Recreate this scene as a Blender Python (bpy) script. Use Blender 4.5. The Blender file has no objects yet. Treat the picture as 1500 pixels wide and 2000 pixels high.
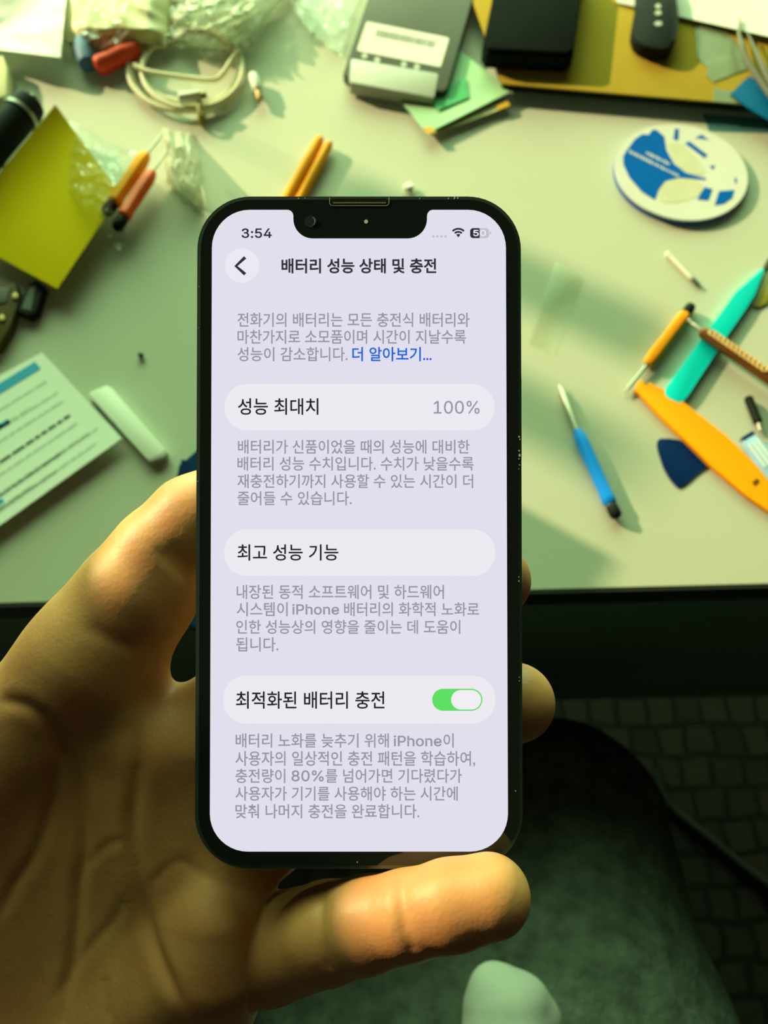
import bpy, bmesh, math, random
import numpy as np
from mathutils import Vector, Matrix, noise

random.seed(7)
S = bpy.context.scene
COL = S.collection

# ------------------------------------------------------------------ camera
F = 1502.9                      # focal length in pixels of the 1500x2000 frame
TZ = 0.72                       # height of the desk surface
CH = 0.43                       # camera height above the desk
PITCH, ROLL = math.radians(66.1), math.radians(-1.45)
_fw = np.array([0, math.cos(PITCH), -math.sin(PITCH)])
_up = np.array([0, math.sin(PITCH), math.cos(PITCH)])
_rt = np.array([1.0, 0, 0])
CR = _rt * math.cos(ROLL) + _up * math.sin(ROLL)
CU = _up * math.cos(ROLL) - _rt * math.sin(ROLL)
CF = _fw
EYE = np.array([0, 0, TZ + CH])
cd = bpy.data.cameras.new('camera')
cam = bpy.data.objects.new('camera', cd)
COL.objects.link(cam)
cd.sensor_fit = 'AUTO'
cd.sensor_width = 34.6
cd.lens = F / 2000 * 34.6
cd.clip_start = 0.01
cam.matrix_world = Matrix(((CR[0], CU[0], -CF[0], EYE[0]), (CR[1], CU[1], -CF[1], EYE[1]), (CR[2], CU[2], -CF[2], EYE[2]), (0, 0, 0, 1)))
cd.dof.use_dof = True
cd.dof.focus_distance = 0.1695
cd.dof.aperture_fstop = 17.5
S.camera = cam
S.view_settings.view_transform = 'Standard'
S.view_settings.look = 'None'
S.view_settings.exposure = 0.0
S.view_settings.gamma = 1.0
S.cycles.use_denoising = True
S.cycles.transparent_max_bounces = 24

# ------------------------------------------------------------------ light
SD = np.array([0.83, -0.558])      # direction in which the sun's light runs over the desk
QD = np.array([0.558, 0.83])       # across it
SUN_EL = math.radians(23.5)
sl = bpy.data.lights.new('sun', 'SUN')
sl.energy = 6.3
sl.color = (1.0, 0.79, 0.45)
sl.angle = math.radians(0.5)
sun = bpy.data.objects.new('sun', sl)
COL.objects.link(sun)
sun.rotation_euler = Vector((SD[0] * math.cos(SUN_EL), SD[1] * math.cos(SUN_EL), -math.sin(SUN_EL))).to_track_quat('-Z', 'Y').to_euler()

wd = bpy.data.worlds.new('daylight')
S.world = wd
wd.use_nodes = True
nt = wd.node_tree
nt.nodes.clear()
wo = nt.nodes.new('ShaderNodeOutputWorld')
bg = nt.nodes.new('ShaderNodeBackground')
tc = nt.nodes.new('ShaderNodeTexCoord')
dp = nt.nodes.new('ShaderNodeVectorMath'); dp.operation = 'DOT_PRODUCT'
dp.inputs[1].default_value = Vector((-0.20, 0.97, 0.10)).normalized()
rp = nt.nodes.new('ShaderNodeValToRGB')
rp.color_ramp.elements[0].position = 0.83
rp.color_ramp.elements[0].color = (0.0020, 0.0020, 0.0012, 1)
rp.color_ramp.elements[1].position = 1.0
rp.color_ramp.elements[1].color = (0.62, 1.0, 0.50, 1)
mr = nt.nodes.new('ShaderNodeMapRange')
mr.inputs['From Min'].default_value = -1
mr.inputs['From Max'].default_value = 1
nt.links.new(tc.outputs['Generated'], dp.inputs[0])
nt.links.new(dp.outputs['Value'], mr.inputs['Value'])
nt.links.new(mr.outputs['Result'], rp.inputs['Fac'])
nt.links.new(rp.outputs['Color'], bg.inputs['Color'])
bg.inputs['Strength'].default_value = 14.5
nt.links.new(bg.outputs['Background'], wo.inputs['Surface'])

# ------------------------------------------------------------------ helpers
def ray(px, py):
    return CF + CR * ((px - 750) / F) - CU * ((py - 1000) / F)

def T(px, py, h=0.0):
    """point of the desk plane (raised by h) seen at a pixel"""
    d = ray(px, py)
    p = EYE + d * ((TZ + h - EYE[2]) / d[2])
    return Vector(p)

def PC(px, py, d):
    """point at depth d"""
    return Vector(EYE + ray(px, py) * d)

def lin(c):
    def f(v):
        v /= 255.0
        return v / 12.92 if v <= 0.04045 else ((v + 0.055) / 1.055) ** 2.4
    return tuple(f(v) for v in c)

def mat(name, col, rough=0.5, metal=0.0, var=0.08, scale=60.0, bump=0.0, bscale=200.0, spec=0.5, emit=None, sss=0.0, coat=0.0):
    m = bpy.data.materials.new(name)
    m.use_nodes = True
    t = m.node_tree
    b = t.nodes['Principled BSDF']
    tcn = t.nodes.new('ShaderNodeTexCoord')
    if emit is None:
        n = t.nodes.new('ShaderNodeTexNoise')
        n.inputs['Scale'].default_value = scale
        n.inputs['Detail'].default_value = 4
        t.links.new(tcn.outputs['Object'], n.inputs['Vector'])
        mx = t.nodes.new('ShaderNodeMix'); mx.data_type = 'RGBA'
        mx.inputs[6].default_value = (*[c * (1 - var) for c in col], 1)
        mx.inputs[7].default_value = (*[min(1, c * (1 + var)) for c in col], 1)
        t.links.new(n.outputs['Fac'], mx.inputs[0])
        t.links.new(mx.outputs[2], b.inputs['Base Color'])
    else:
        b.inputs['Base Color'].default_value = (0.01, 0.01, 0.01, 1)
        b.inputs['Emission Color'].default_value = (*emit, 1)
        b.inputs['Emission Strength'].default_value = 1.0
    b.inputs['Roughness'].default_value = rough
    b.inputs['Metallic'].default_value = metal
    b.inputs['Specular IOR Level'].default_value = spec
    if coat:
        b.inputs['Coat Weight'].default_value = coat
        b.inputs['Coat Roughness'].default_value = 0.05
    if sss:
        b.inputs['Subsurface Weight'].default_value = sss
        b.inputs['Subsurface Radius'].default_value = (1.0, 0.4, 0.15)
        b.inputs['Subsurface Scale'].default_value = 0.005
    if bump:
        bn = t.nodes.new('ShaderNodeTexNoise')
        bn.inputs['Scale'].default_value = bscale
        bn.inputs['Detail'].default_value = 6
        t.links.new(tcn.outputs['Object'], bn.inputs['Vector'])
        bb = t.nodes.new('ShaderNodeBump')
        bb.inputs['Strength'].default_value = bump
        bb.inputs['Distance'].default_value = 0.002
        t.links.new(bn.outputs['Fac'], bb.inputs['Height'])
        t.links.new(bb.outputs['Normal'], b.inputs['Normal'])
    return m

def film(name, tint=(0.93, 0.95, 0.92), haze=0.12, hazecol=(0.8, 0.85, 0.8), rough=0.18, gloss=0.35):
    """clear plastic: what lies behind shows through, edges and folds catch the light"""
    m = bpy.data.materials.new(name)
    m.use_nodes = True
    t = m.node_tree
    out = t.nodes['Material Output']
    t.nodes.remove(t.nodes['Principled BSDF'])
    tr = t.nodes.new('ShaderNodeBsdfTransparent'); tr.inputs['Color'].default_value = (*tint, 1)
    gl = t.nodes.new('ShaderNodeBsdfGlossy'); gl.inputs['Roughness'].default_value = rough
    df = t.nodes.new('ShaderNodeBsdfDiffuse'); df.inputs['Color'].default_value = (*hazecol, 1)
    lw = t.nodes.new('ShaderNodeLayerWeight'); lw.inputs['Blend'].default_value = 0.5
    cl = t.nodes.new('ShaderNodeMapRange'); cl.inputs['To Min'].default_value = 0.02; cl.inputs['To Max'].default_value = gloss
    t.links.new(lw.outputs['Facing'], cl.inputs['Value'])
    tcn = t.nodes.new('ShaderNodeTexCoord')
    n = t.nodes.new('ShaderNodeTexNoise'); n.inputs['Scale'].default_value = 45; n.inputs['Detail'].default_value = 5
    t.links.new(tcn.outputs['Object'], n.inputs['Vector'])
    bp = t.nodes.new('ShaderNodeBump'); bp.inputs['Strength'].default_value = 0.3; bp.inputs['Distance'].default_value = 0.002
    t.links.new(n.outputs['Fac'], bp.inputs['Height'])
    t.links.new(bp.outputs['Normal'], gl.inputs['Normal'])
    t.links.new(bp.outputs['Normal'], lw.inputs['Normal'])
    m1 = t.nodes.new('ShaderNodeMixShader')
    m1.inputs[0].default_value = haze
    t.links.new(tr.outputs[0], m1.inputs[1]); t.links.new(df.outputs[0], m1.inputs[2])
    m2 = t.nodes.new('ShaderNodeMixShader')
    t.links.new(cl.outputs['Result'], m2.inputs[0])
    t.links.new(m1.outputs[0], m2.inputs[1]); t.links.new(gl.outputs[0], m2.inputs[2])
    t.links.new(m2.outputs[0], out.inputs['Surface'])
    return m

ORG = {}
def tag(o, label=None, cat=None, group=None, kind=None):
    if label: o['label'] = label
    if cat: o['category'] = cat
    if group: o['group'] = group
    if kind: o['kind'] = kind
    return o

def thing(name, label, cat, loc, group=None):
    o = bpy.data.objects.new(name, None)
    o.empty_display_size = 0.01
    COL.objects.link(o)
    o.location = loc
    ORG[o.name] = Vector(loc)
    return tag(o, label, cat, group)

def obj(name, bm, m, parent=None, smooth=35, origin=None):
    """links a bmesh given in world coordinates as ONE mesh object"""
    bmesh.ops.recalc_face_normals(bm, faces=bm.faces)
    me = bpy.data.meshes.new(name)
    if parent is not None:
        org = ORG[parent.name]
    elif origin is not None:
        org = Vector(origin)
    else:
        vs = [v.co for v in bm.verts]
        org = Vector((sum(v.x for v in vs) / len(vs), sum(v.y for v in vs) / len(vs), min(v.z for v in vs)))
    bmesh.ops.translate(bm, verts=bm.verts, vec=-org)
    bm.to_mesh(me)
    bm.free()
    for mm in (m if isinstance(m, (list, tuple)) else [m]):
        me.materials.append(mm)
    if smooth:
        for p in me.polygons: p.use_smooth = True
        if smooth < 180: me.set_sharp_from_angle(angle=math.radians(smooth))
    o = bpy.data.objects.new(name, me)
    COL.objects.link(o)
    ORG[o.name] = org
    if parent is not None:
        o.parent = parent
    else:
        o.location = org
    return o

def solo(name, label, cat, bm, m, group=None, kind=None, smooth=35):
    return tag(obj(name, bm, m, None, smooth), label, cat, group, kind)

def add_prism(bm, pts, z0, z1, bevel=0.0, M=None):
    """closed outline (list of (x,y)) between two heights"""
    n = len(pts)
    a = [bm.verts.new((p[0], p[1], z0)) for p in pts]
    b = [bm.verts.new((p[0], p[1], z1)) for p in pts]
    fb = bm.faces.new(a[::-1])
    ft = bm.faces.new(b)
    for i in range(n):
        bm.faces.new((a[i], a[(i + 1) % n], b[(i + 1) % n], b[i]))
    vs = a + b
    if bevel > 0:
        r = bmesh.ops.bevel(bm, geom=list(ft.edges) + list(fb.edges), offset=bevel, segments=2, affect='EDGES', profile=0.6)
        vs = list({v for f in r['faces'] for v in f.verts} | {v for v in vs if v.is_valid})
    if M is not None:
        bmesh.ops.transform(bm, matrix=M, verts=[v for v in vs if v.is_valid])
    return bm

def prism(pts, z0, z1, bevel=0.0, M=None):
    bm = bmesh.new()
    add_prism(bm, pts, z0, z1, 0 if M is not None else bevel)
    if M is not None:
        if bevel > 0:
            es = [e for e in bm.edges if abs(e.verts[0].co.z - e.verts[1].co.z) < 1e-9]
            bmesh.ops.bevel(bm, geom=es, offset=bevel, segments=3, affect='EDGES', profile=0.6)
        bmesh.ops.transform(bm, matrix=M, verts=bm.verts)
    return bm

def px_prism(pxs, h0, h1, bevel=0.0, bm=None, dense=0):
    """flat thing whose top face has the given outline in the photograph, standing from h0 to h1 above the desk"""
    own = bm is None
    bm = bm or bmesh.new()
    if dense: pxs = smooth_loop(pxs, dense)
    pts = [T(x, y, h1) for x, y in pxs]
    if sum(pts[i].x * pts[(i + 1) % len(pts)].y - pts[(i + 1) % len(pts)].x * pts[i].y for i in range(len(pts))) < 0:
        pts = pts[::-1]
    add_prism(bm, [(p.x, p.y) for p in pts], TZ + h0, TZ + h1, bevel)
    return bm

def smooth_loop(p, k=3):
    """Catmull-Rom closed loop"""
    out = []
    n = len(p)
    for i in range(n):
        p0, p1, p2, p3 = (np.array(p[(i + j - 1) % n], float) for j in range(4))
        for s in range(k):
            t = s / k
            out.append(tuple(0.5 * ((2 * p1) + (-p0 + p2) * t + (2 * p0 - 5 * p1 + 4 * p2 - p3) * t * t + (-p0 + 3 * p1 - 3 * p2 + p3) * t ** 3)))
    return out

def smooth_path(p, k=4):
    out = []
    n = len(p)
    for i in range(n - 1):
        p0, p1, p2, p3 = (np.array(p[min(max(i + j - 1, 0), n - 1)], float) for j in range(4))
        for s in range(k):
            t = s / k
            out.append(0.5 * ((2 * p1) + (-p0 + p2) * t + (2 * p0 - 5 * p1 + 4 * p2 - p3) * t * t + (-p0 + 3 * p1 - 3 * p2 + p3) * t ** 3))
    out.append(np.array(p[-1], float))
    return out

def add_box(bm, x0, x1, y0, y1, z0, z1, bevel=0.0):
    add_prism(bm, [(x0, y0), (x1, y0), (x1, y1), (x0, y1)], z0, z1, bevel)
    return bm

def add_tube(bm, pts, r, n=10, caps=True, closed=False):
    pts = [Vector(p) for p in pts]
    rs = r if isinstance(r, (list, tuple)) else [r] * len(pts)
    rings = []
    up = Vector((0, 0, 1))
    for i, p in enumerate(pts):
        if closed:
            d = pts[(i + 1) % len(pts)] - pts[i - 1]
        else:
            d = pts[min(i + 1, len(pts) - 1)] - pts[max(i - 1, 0)]
        d.normalize()
        a = d.cross(up)
        if a.length < 1e-4: a = d.cross(Vector((1, 0, 0)))
        a.normalize(); b = a.cross(d)
        rings.append([bm.verts.new(p + (a * math.cos(2 * math.pi * k / n) + b * math.sin(2 * math.pi * k / n)) * rs[i]) for k in range(n)])
    for i in range(len(rings) - (0 if closed else 1)):
        A, B = rings[i], rings[(i + 1) % len(rings)]
        for k in range(n):
            bm.faces.new((A[k], A[(k + 1) % n], B[(k + 1) % n], B[k]))
    if caps and not closed:
        bm.faces.new(rings[0]); bm.faces.new(rings[-1][::-1])
    return bm

def lathe(A, B, prof, n=20, facets=None):
    """solid of revolution about the line A->B; prof = [(fraction of length, radius)]"""
    bm = bmesh.new()
    A, B = Vector(A), Vector(B)
    d = (B - A); L = d.length; d.normalize()
    a = d.cross(Vector((0, 0, 1))).normalized(); b = a.cross(d)
    rings = []
    for f, r in prof:
        ring = []
        for k in range(n):
            th = 2 * math.pi * k / n
            rr = r * (1 + (0.06 * math.cos(facets * th) if facets else 0))
            ring.append(bm.verts.new(A + d * (L * f) + (a * math.cos(th) + b * math.sin(th)) * rr))
        rings.append(ring)
    for i in range(len(rings) - 1):
        for k in range(n):
            bm.faces.new((rings[i][k], rings[i][(k + 1) % n], rings[i + 1][(k + 1) % n], rings[i + 1][k]))
    bm.faces.new(rings[0]); bm.faces.new(rings[-1][::-1])
    return bm

def patch(c4, hf, nu=14, nv=14, thick=0.0003):
    """thin sheet over a quadrilateral given in pixels, its height hf(u,v) above the desk"""
    bm = bmesh.new()
    P = [np.array(c, float) for c in c4]
    g = []
    for i in range(nu + 1):
        row = []
        for j in range(nv + 1):
            u, v = i / nu, j / nv
            q = (P[0] * (1 - u) + P[1] * u) * (1 - v) + (P[3] * (1 - u) + P[2] * u) * v
            h = hf(u, v)
            p = T(q[0], q[1], h)
            row.append((bm.verts.new(p), bm.verts.new(p - Vector((0, 0, thick)))))
        g.append(row)
    for i in range(nu):
        for j in range(nv):
            bm.faces.new((g[i][j][0], g[i + 1][j][0], g[i + 1][j + 1][0], g[i][j + 1][0]))
            bm.faces.new((g[i][j][1], g[i][j + 1][1], g[i + 1][j + 1][1], g[i + 1][j][1]))
    for i in range(nu):
        for j, s in ((0, 1), (nv, -1)):
            q = (g[i][j][0], g[i][j][1], g[i + 1][j][1], g[i + 1][j][0])
            bm.faces.new(q)
    for j in range(nv):
        for i in (0, nu):
            bm.faces.new((g[i][j][0], g[i][j + 1][0], g[i][j + 1][1], g[i][j][1]))
    return bm

def bag_mesh(c4, amp, seed, base=0.0008, nu=40, nv=30, freq=5.0, wob=0.03, flat=0.25):
    """crumpled plastic bag: an upper and a lower sheet that meet at the rim"""
    bm = bmesh.new()
    P = [np.array(c, float) for c in c4]
    up, lo = [], []
    for i in range(nu + 1):
        ru, rl = [], []
        for j in range(nv + 1):
            u, v = i / nu, j / nv
            wu = u + wob * noise.noise(Vector((v * 4, seed, 3.1)))
            wv = v + wob * noise.noise(Vector((u * 4, seed, 7.7)))
            q = (P[0] * (1 - wu) + P[1] * wu) * (1 - wv) + (P[3] * (1 - wu) + P[2] * wu) * wv
            e = min(1.0, 5 * min(u, 1 - u)) * min(1.0, 5 * min(v, 1 - v))
            n1 = 1 - abs(noise.noise(Vector((u * freq + v * 2, v * freq, seed)))) * 2.2
            n2 = 1 - abs(noise.noise(Vector((u * freq * 2.3, v * freq * 2.3 - u * 3, seed + 9)))) * 2.2
            hh = amp * e * (flat + 0.55 * max(0, n1) + 0.3 * max(0, n2))
            p = T(q[0], q[1], base + hh)
            ru.append(bm.verts.new(p))
            rim = i in (0, nu) or j in (0, nv)
            if rim: rl.append(ru[-1])
            else:
                p0 = p.copy(); p0.z = TZ + base * 0.6
                rl.append(bm.verts.new(p0))
        up.append(ru); lo.append(rl)
    for i in range(nu):
        for j in range(nv):
            bm.faces.new((up[i][j], up[i + 1][j], up[i + 1][j + 1], up[i][j + 1]))
            q = [lo[i][j], lo[i][j + 1], lo[i + 1][j + 1], lo[i + 1][j]]
            if len({x.index if x.index >= 0 else id(x) for x in q}) == 4:
                try: bm.faces.new(q)
                except ValueError: pass
    return bm

# signed-distance modelling ------------------------------------------------
def sd_cone(P, a, b, ra, rb):
    a = np.asarray(a, np.float32); b = np.asarray(b, np.float32)
    d = b - a
    t = np.clip(((P - a) @ d) / max(float(d @ d), 1e-12), 0, 1)
    q = P - a - t[:, None] * d
    return np.sqrt((q * q).sum(1)) - (ra + (rb - ra) * t)

def smin(a, b, k):
    h = np.clip(0.5 + 0.5 * (b - a) / k, 0, 1)
    return b * (1 - h) + a * h - k * h * (1 - h)

def surface_net(f, lo, hi, h, band=3.0):
    """quads of the zero level of f over a box, by naive surface nets"""
    lo = np.array(lo, np.float32); hi = np.array(hi, np.float32)
    B = 8
    n = (np.ceil((hi - lo) / h).astype(int) // B + 1) * B
    ax = [lo[i] + h * np.arange(n[i], dtype=np.float32) for i in range(3)]
    V = np.full(n, 1.0, np.float32)
    nb = n // B
    cx = [lo[i] + h * (np.arange(nb[i], dtype=np.float32) * B + (B - 1) / 2) for i in range(3)]
    G = np.stack(np.meshgrid(*cx, indexing='ij'), -1).reshape(-1, 3)
    c = f(G).reshape(nb)
    near = np.abs(c) < h * B * 1.6
    sign = np.where(c < 0, -1.0, 1.0).astype(np.float32)
    V[:] = np.repeat(np.repeat(np.repeat(sign, B, 0), B, 1), B, 2)
    m = np.repeat(np.repeat(np.repeat(near, B, 0), B, 1), B, 2)
    I = np.argwhere(m)
    V[m] = f(np.stack([ax[k][I[:, k]] for k in range(3)], -1))
    s = V < 0
    cnt = np.zeros(n - 1, np.int32)
    acc = np.zeros((*(n - 1), 3), np.float32)
    corners = [(i, j, k) for i in (0, 1) for j in (0, 1) for k in (0, 1)]
    def sub(A, c): return A[c[0]:n[0] - 1 + c[0], c[1]:n[1] - 1 + c[1], c[2]:n[2] - 1 + c[2]]
    for a in corners:
        for ax_ in range(3):
            if a[ax_]: continue
            b = list(a); b[ax_] = 1
            va, vb = sub(V, a), sub(V, b)
            x = (va < 0) != (vb < 0)
            t = np.where(x, va / np.where(x, va - vb, 1), 0)
            cnt += x
            for k in range(3):
                acc[..., k] += np.where(x, a[k] + (t if k == ax_ else 0), 0)
    act = cnt > 0
    idx = np.full(n - 1, -1, np.int32)
    idx[act] = np.arange(act.sum())
    I = np.argwhere(act)
    verts = lo + h * (I + acc[act] / cnt[act][:, None])
    quads = []
    for ax_ in range(3):
        o = [k for k in range(3) if k != ax_]
        sl0 = [slice(1, n[k] - 1) for k in range(3)]; sl1 = list(sl0)
        sl0[ax_] = slice(0, n[ax_] - 1); sl1[ax_] = slice(1, n[ax_])
        x = s[tuple(sl0)] != s[tuple(sl1)]
        J = np.argwhere(x)
        base = J + np.array([1 if k != ax_ else 0 for k in range(3)])
        inside = s[tuple(base.T)]
        def at(d0, d1):
            c = base.copy(); c[:, o[0]] -= d0; c[:, o[1]] -= d1
            return idx[tuple(c.T)]
        q = np.stack([at(1, 1), at(0, 1), at(0, 0), at(1, 0)], -1)
        flip = inside if ax_ != 1 else ~inside
        q[~flip] = q[~flip][:, ::-1]
        quads.append(q)
    quads = np.concatenate(quads)
    quads = quads[(quads >= 0).all(1)]
    return verts.astype(np.float64), quads

def net_object(name, verts, quads, m, parent=None, origin=None):
    org = ORG[parent.name] if parent is not None else Vector(origin)
    me = bpy.data.meshes.new(name)
    me.from_pydata([tuple(v - np.array(org)) for v in verts], [], [tuple(int(i) for i in q) for q in quads])
    me.update()
    me.materials.append(m)
    for p in me.polygons: p.use_smooth = True
    o = bpy.data.objects.new(name, me)
    COL.objects.link(o)
    ORG[o.name] = org
    if parent is not None: o.parent = parent
    else: o.location = org
    return o

# ------------------------------------------------------------------ materials of the place
def desk_material():
    m = mat('desk_laminate', (0.535, 0.565, 0.435), 0.5, var=0.03, scale=9, bump=0.02, bscale=900, spec=0.10)
    t = m.node_tree
    b = t.nodes['Principled BSDF']
    src = b.inputs['Base Color'].links[0].from_socket
    tcn = t.nodes.new('ShaderNodeTexCoord')
    v = t.nodes.new('ShaderNodeTexVoronoi'); v.inputs['Scale'].default_value = 17
    t.links.new(tcn.outputs['Object'], v.inputs['Vector'])
    r = t.nodes.new('ShaderNodeMapRange')
    r.inputs['From Min'].default_value = 0.02; r.inputs['From Max'].default_value = 0.05
    r.inputs['To Min'].default_value = 0.35; r.inputs['To Max'].default_value = 0.0
    t.links.new(v.outputs['Distance'], r.inputs['Value'])
    mx = t.nodes.new('ShaderNodeMix'); mx.data_type = 'RGBA'
    mx.inputs[7].default_value = (0.38, 0.39, 0.28, 1)
    t.links.new(r.outputs['Result'], mx.inputs[0]); t.links.new(src, mx.inputs[6])
    t.links.new(mx.outputs[2], b.inputs['Base Color'])
    return m

def rug_material():
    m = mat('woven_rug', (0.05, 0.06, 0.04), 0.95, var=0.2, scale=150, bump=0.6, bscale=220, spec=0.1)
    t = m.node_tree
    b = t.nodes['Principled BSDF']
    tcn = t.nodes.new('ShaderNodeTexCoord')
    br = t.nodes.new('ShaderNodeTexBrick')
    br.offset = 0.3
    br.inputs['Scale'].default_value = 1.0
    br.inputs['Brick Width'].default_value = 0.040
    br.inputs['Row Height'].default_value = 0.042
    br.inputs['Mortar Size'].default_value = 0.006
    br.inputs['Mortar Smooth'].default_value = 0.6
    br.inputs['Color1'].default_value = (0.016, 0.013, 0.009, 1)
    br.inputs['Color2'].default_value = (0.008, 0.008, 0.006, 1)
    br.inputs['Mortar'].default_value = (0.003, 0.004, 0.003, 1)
    nz = t.nodes.new('ShaderNodeTexNoise'); nz.inputs['Scale'].default_value = 14
    t.links.new(tcn.outputs['Object'], nz.inputs['Vector'])
    ad = t.nodes.new('ShaderNodeVectorMath'); ad.operation = 'MULTIPLY_ADD'
    ad.inputs[1].default_value = (0.025, 0.025, 0)
    t.links.new(nz.outputs['Color'], ad.inputs[0]); t.links.new(tcn.outputs['Object'], ad.inputs[2])
    t.links.new(ad.outputs[0], br.inputs['Vector'])
    t.links.new(br.outputs['Color'], b.inputs['Base Color'])
    return m

def fleece_material():
    m = mat('fleece', (0.062, 0.080, 0.060), 0.95, var=0.9, scale=75, bump=1.0, bscale=260, spec=0.05)
    return m

def skin_material():
    m = bpy.data.materials.new('skin')
    m.use_nodes = True
    t = m.node_tree
    b = t.nodes['Principled BSDF']
    tcn = t.nodes.new('ShaderNodeTexCoord')
    n = t.nodes.new('ShaderNodeTexNoise'); n.inputs['Scale'].default_value = 55; n.inputs['Detail'].default_value = 6
    t.links.new(tcn.outputs['Object'], n.inputs['Vector'])
    r = t.nodes.new('ShaderNodeValToRGB')
    r.color_ramp.elements[0].position = 0.32
    r.color_ramp.elements[0].color = (0.45, 0.180, 0.068, 1)
    r.color_ramp.elements[1].position = 0.68
    r.color_ramp.elements[1].color = (0.55, 0.262, 0.092, 1)
    t.links.new(n.outputs['Fac'], r.inputs['Fac'])
    t.links.new(r.outputs['Color'], b.inputs['Base Color'])
    b.inputs['Roughness'].default_value = 0.48
    b.inputs['Specular IOR Level'].default_value = 0.35
    b.inputs['Subsurface Weight'].default_value = 0.13
    b.inputs['Subsurface Radius'].default_value = (1.0, 0.35, 0.12)
    b.inputs['Subsurface Scale'].default_value = 0.005
    # skin grain: fine cells and short wrinkles
    v = t.nodes.new('ShaderNodeTexVoronoi'); v.inputs['Scale'].default_value = 1100
    w = t.nodes.new('ShaderNodeTexNoise'); w.inputs['Scale'].default_value = 330; w.inputs['Detail'].default_value = 5
    t.links.new(tcn.outputs['Object'], v.inputs['Vector']); t.links.new(tcn.outputs['Object'], w.inputs['Vector'])
    ma = t.nodes.new('ShaderNodeMath'); ma.operation = 'MULTIPLY_ADD'; ma.inputs[1].default_value = 0.35
    t.links.new(v.outputs['Distance'], ma.inputs[0]); t.links.new(w.outputs['Fac'], ma.inputs[2])
    bp = t.nodes.new('ShaderNodeBump'); bp.inputs['Strength'].default_value = 0.16; bp.inputs['Distance'].default_value = 0.0005
    t.links.new(ma.outputs[0], bp.inputs['Height']); t.links.new(bp.outputs['Normal'], b.inputs['Normal'])
    return m

M = {}
M['desk'] = desk_material()
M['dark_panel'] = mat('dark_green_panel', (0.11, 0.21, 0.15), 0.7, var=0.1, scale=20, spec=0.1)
M['dark_edge'] = mat('dark_edge', (0.018, 0.024, 0.016), 0.5)
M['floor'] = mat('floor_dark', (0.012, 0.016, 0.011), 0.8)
M['blocker'] = mat('blocker_grey', (0.5, 0.5, 0.45), 0.8)  # for the unseen pieces added to block sunlight
M['rug'] = rug_material()
M['fleece'] = fleece_material()
M['sock'] = mat('sock_knit', (0.31, 0.33, 0.29), 0.95, var=0.12, scale=60, bump=0.12, bscale=900, spec=0.05)
M['skin'] = skin_material()
M['black'] = mat('black_plastic', (0.010, 0.013, 0.010), 0.6, var=0.15, spec=0.07)
M['black_soft'] = mat('black_leatherette', (0.007, 0.011, 0.009), 0.85, var=0.2, bump=0.3, bscale=600, spec=0.02)
M['paper'] = mat('white_paper', (0.80, 0.84, 0.72), 0.75, var=0.03, scale=40)
M['white_plastic'] = mat('white_plastic', (0.76, 0.79, 0.66), 0.4, var=0.03, spec=0.3)
M['print_grey'] = mat('print_grey', (0.56, 0.64, 0.52), 0.8)
M['print_black'] = mat('print_black', (0.05, 0.07, 0.05), 0.8)
M['print_cyan'] = mat('print_cyan', (0.0, 0.32, 0.58), 0.7)
M['steel'] = mat('steel', (0.36, 0.37, 0.30), 0.45, metal=0.8, var=0.08)
M['grey_plastic'] = mat('grey_plastic', (0.085, 0.095, 0.07), 0.6, var=0.1, spec=0.2)
M['grey_light'] = mat('pale_grey_end', (0.40, 0.43, 0.35), 0.5, var=0.06)
M['kraft'] = mat('kraft_board', (0.46, 0.33, 0.040), 0.9, var=0.08, scale=30, bump=0.1, bscale=300, spec=0.03)
M['orange'] = mat('orange_plastic', (0.92, 0.30, 0.003), 0.55, var=0.05, spec=0.08)
M['amber'] = mat('amber_plastic', (0.94, 0.37, 0.003), 0.55, var=0.05, spec=0.08)
M['yellow_plastic'] = mat('yellow_plastic', (0.90, 0.32, 0.002), 0.6, var=0.04, spec=0.06)
M['red_orange'] = mat('red_orange_plastic', (0.88, 0.12, 0.006), 0.5, var=0.05, spec=0.25)
M['red'] = mat('red_plastic', (0.85, 0.085, 0.035), 0.5, var=0.08, spec=0.2)
M['tweezer'] = mat('dull_steel', (0.13, 0.14, 0.10), 0.6, metal=0.3, var=0.15, spec=0.2)
M['blue'] = mat('blue_plastic', (0.006, 0.23, 0.82), 0.5, var=0.08, spec=0.12)
M['blue_dull'] = mat('dull_blue_plastic', (0.07, 0.19, 0.34), 0.5, var=0.1, spec=0.2)
M['navy'] = mat('navy_plastic', (0.002, 0.020, 0.10), 0.6, var=0.1, spec=0.04)
M['navy_cloth'] = mat('navy_cloth', (0.004, 0.022, 0.07), 0.9, var=0.2, bump=0.3, bscale=700, spec=0.03)
M['teal'] = mat('teal_plastic', (0.0, 0.60, 0.62), 0.55, var=0.04, spec=0.08)
M['teal_film'] = mat('teal_blue_film', (0.0, 0.10, 0.24), 0.6, var=0.1, spec=0.05)
M['coaster_blue'] = mat('coaster_blue', (0.0, 0.105, 0.46), 0.6, var=0.06, spec=0.02)
M['coaster_white'] = mat('coaster_white', (0.62, 0.63, 0.56), 0.55, var=0.04, spec=0.1)
M['coaster_cream'] = mat('coaster_cream', (0.56, 0.56, 0.38), 0.5, var=0.12, scale=120, spec=0.1)
M['note'] = mat('yellow_paper', (0.60, 0.44, 0.0), 0.85, var=0.04, scale=25, spec=0.05)
M['note_ink'] = mat('red_ink', (0.45, 0.16, 0.01), 0.8)
M['olive'] = mat('olive_plastic', (0.28, 0.26, 0.02), 0.5, var=0.08)
M['brass'] = mat('brown_brass', (0.24, 0.10, 0.02), 0.4, metal=0.55, var=0.2)
M['brass_ring'] = mat('brass_rings', (0.85, 0.55, 0.22), 0.5, metal=0.1, var=0.1)
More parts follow.
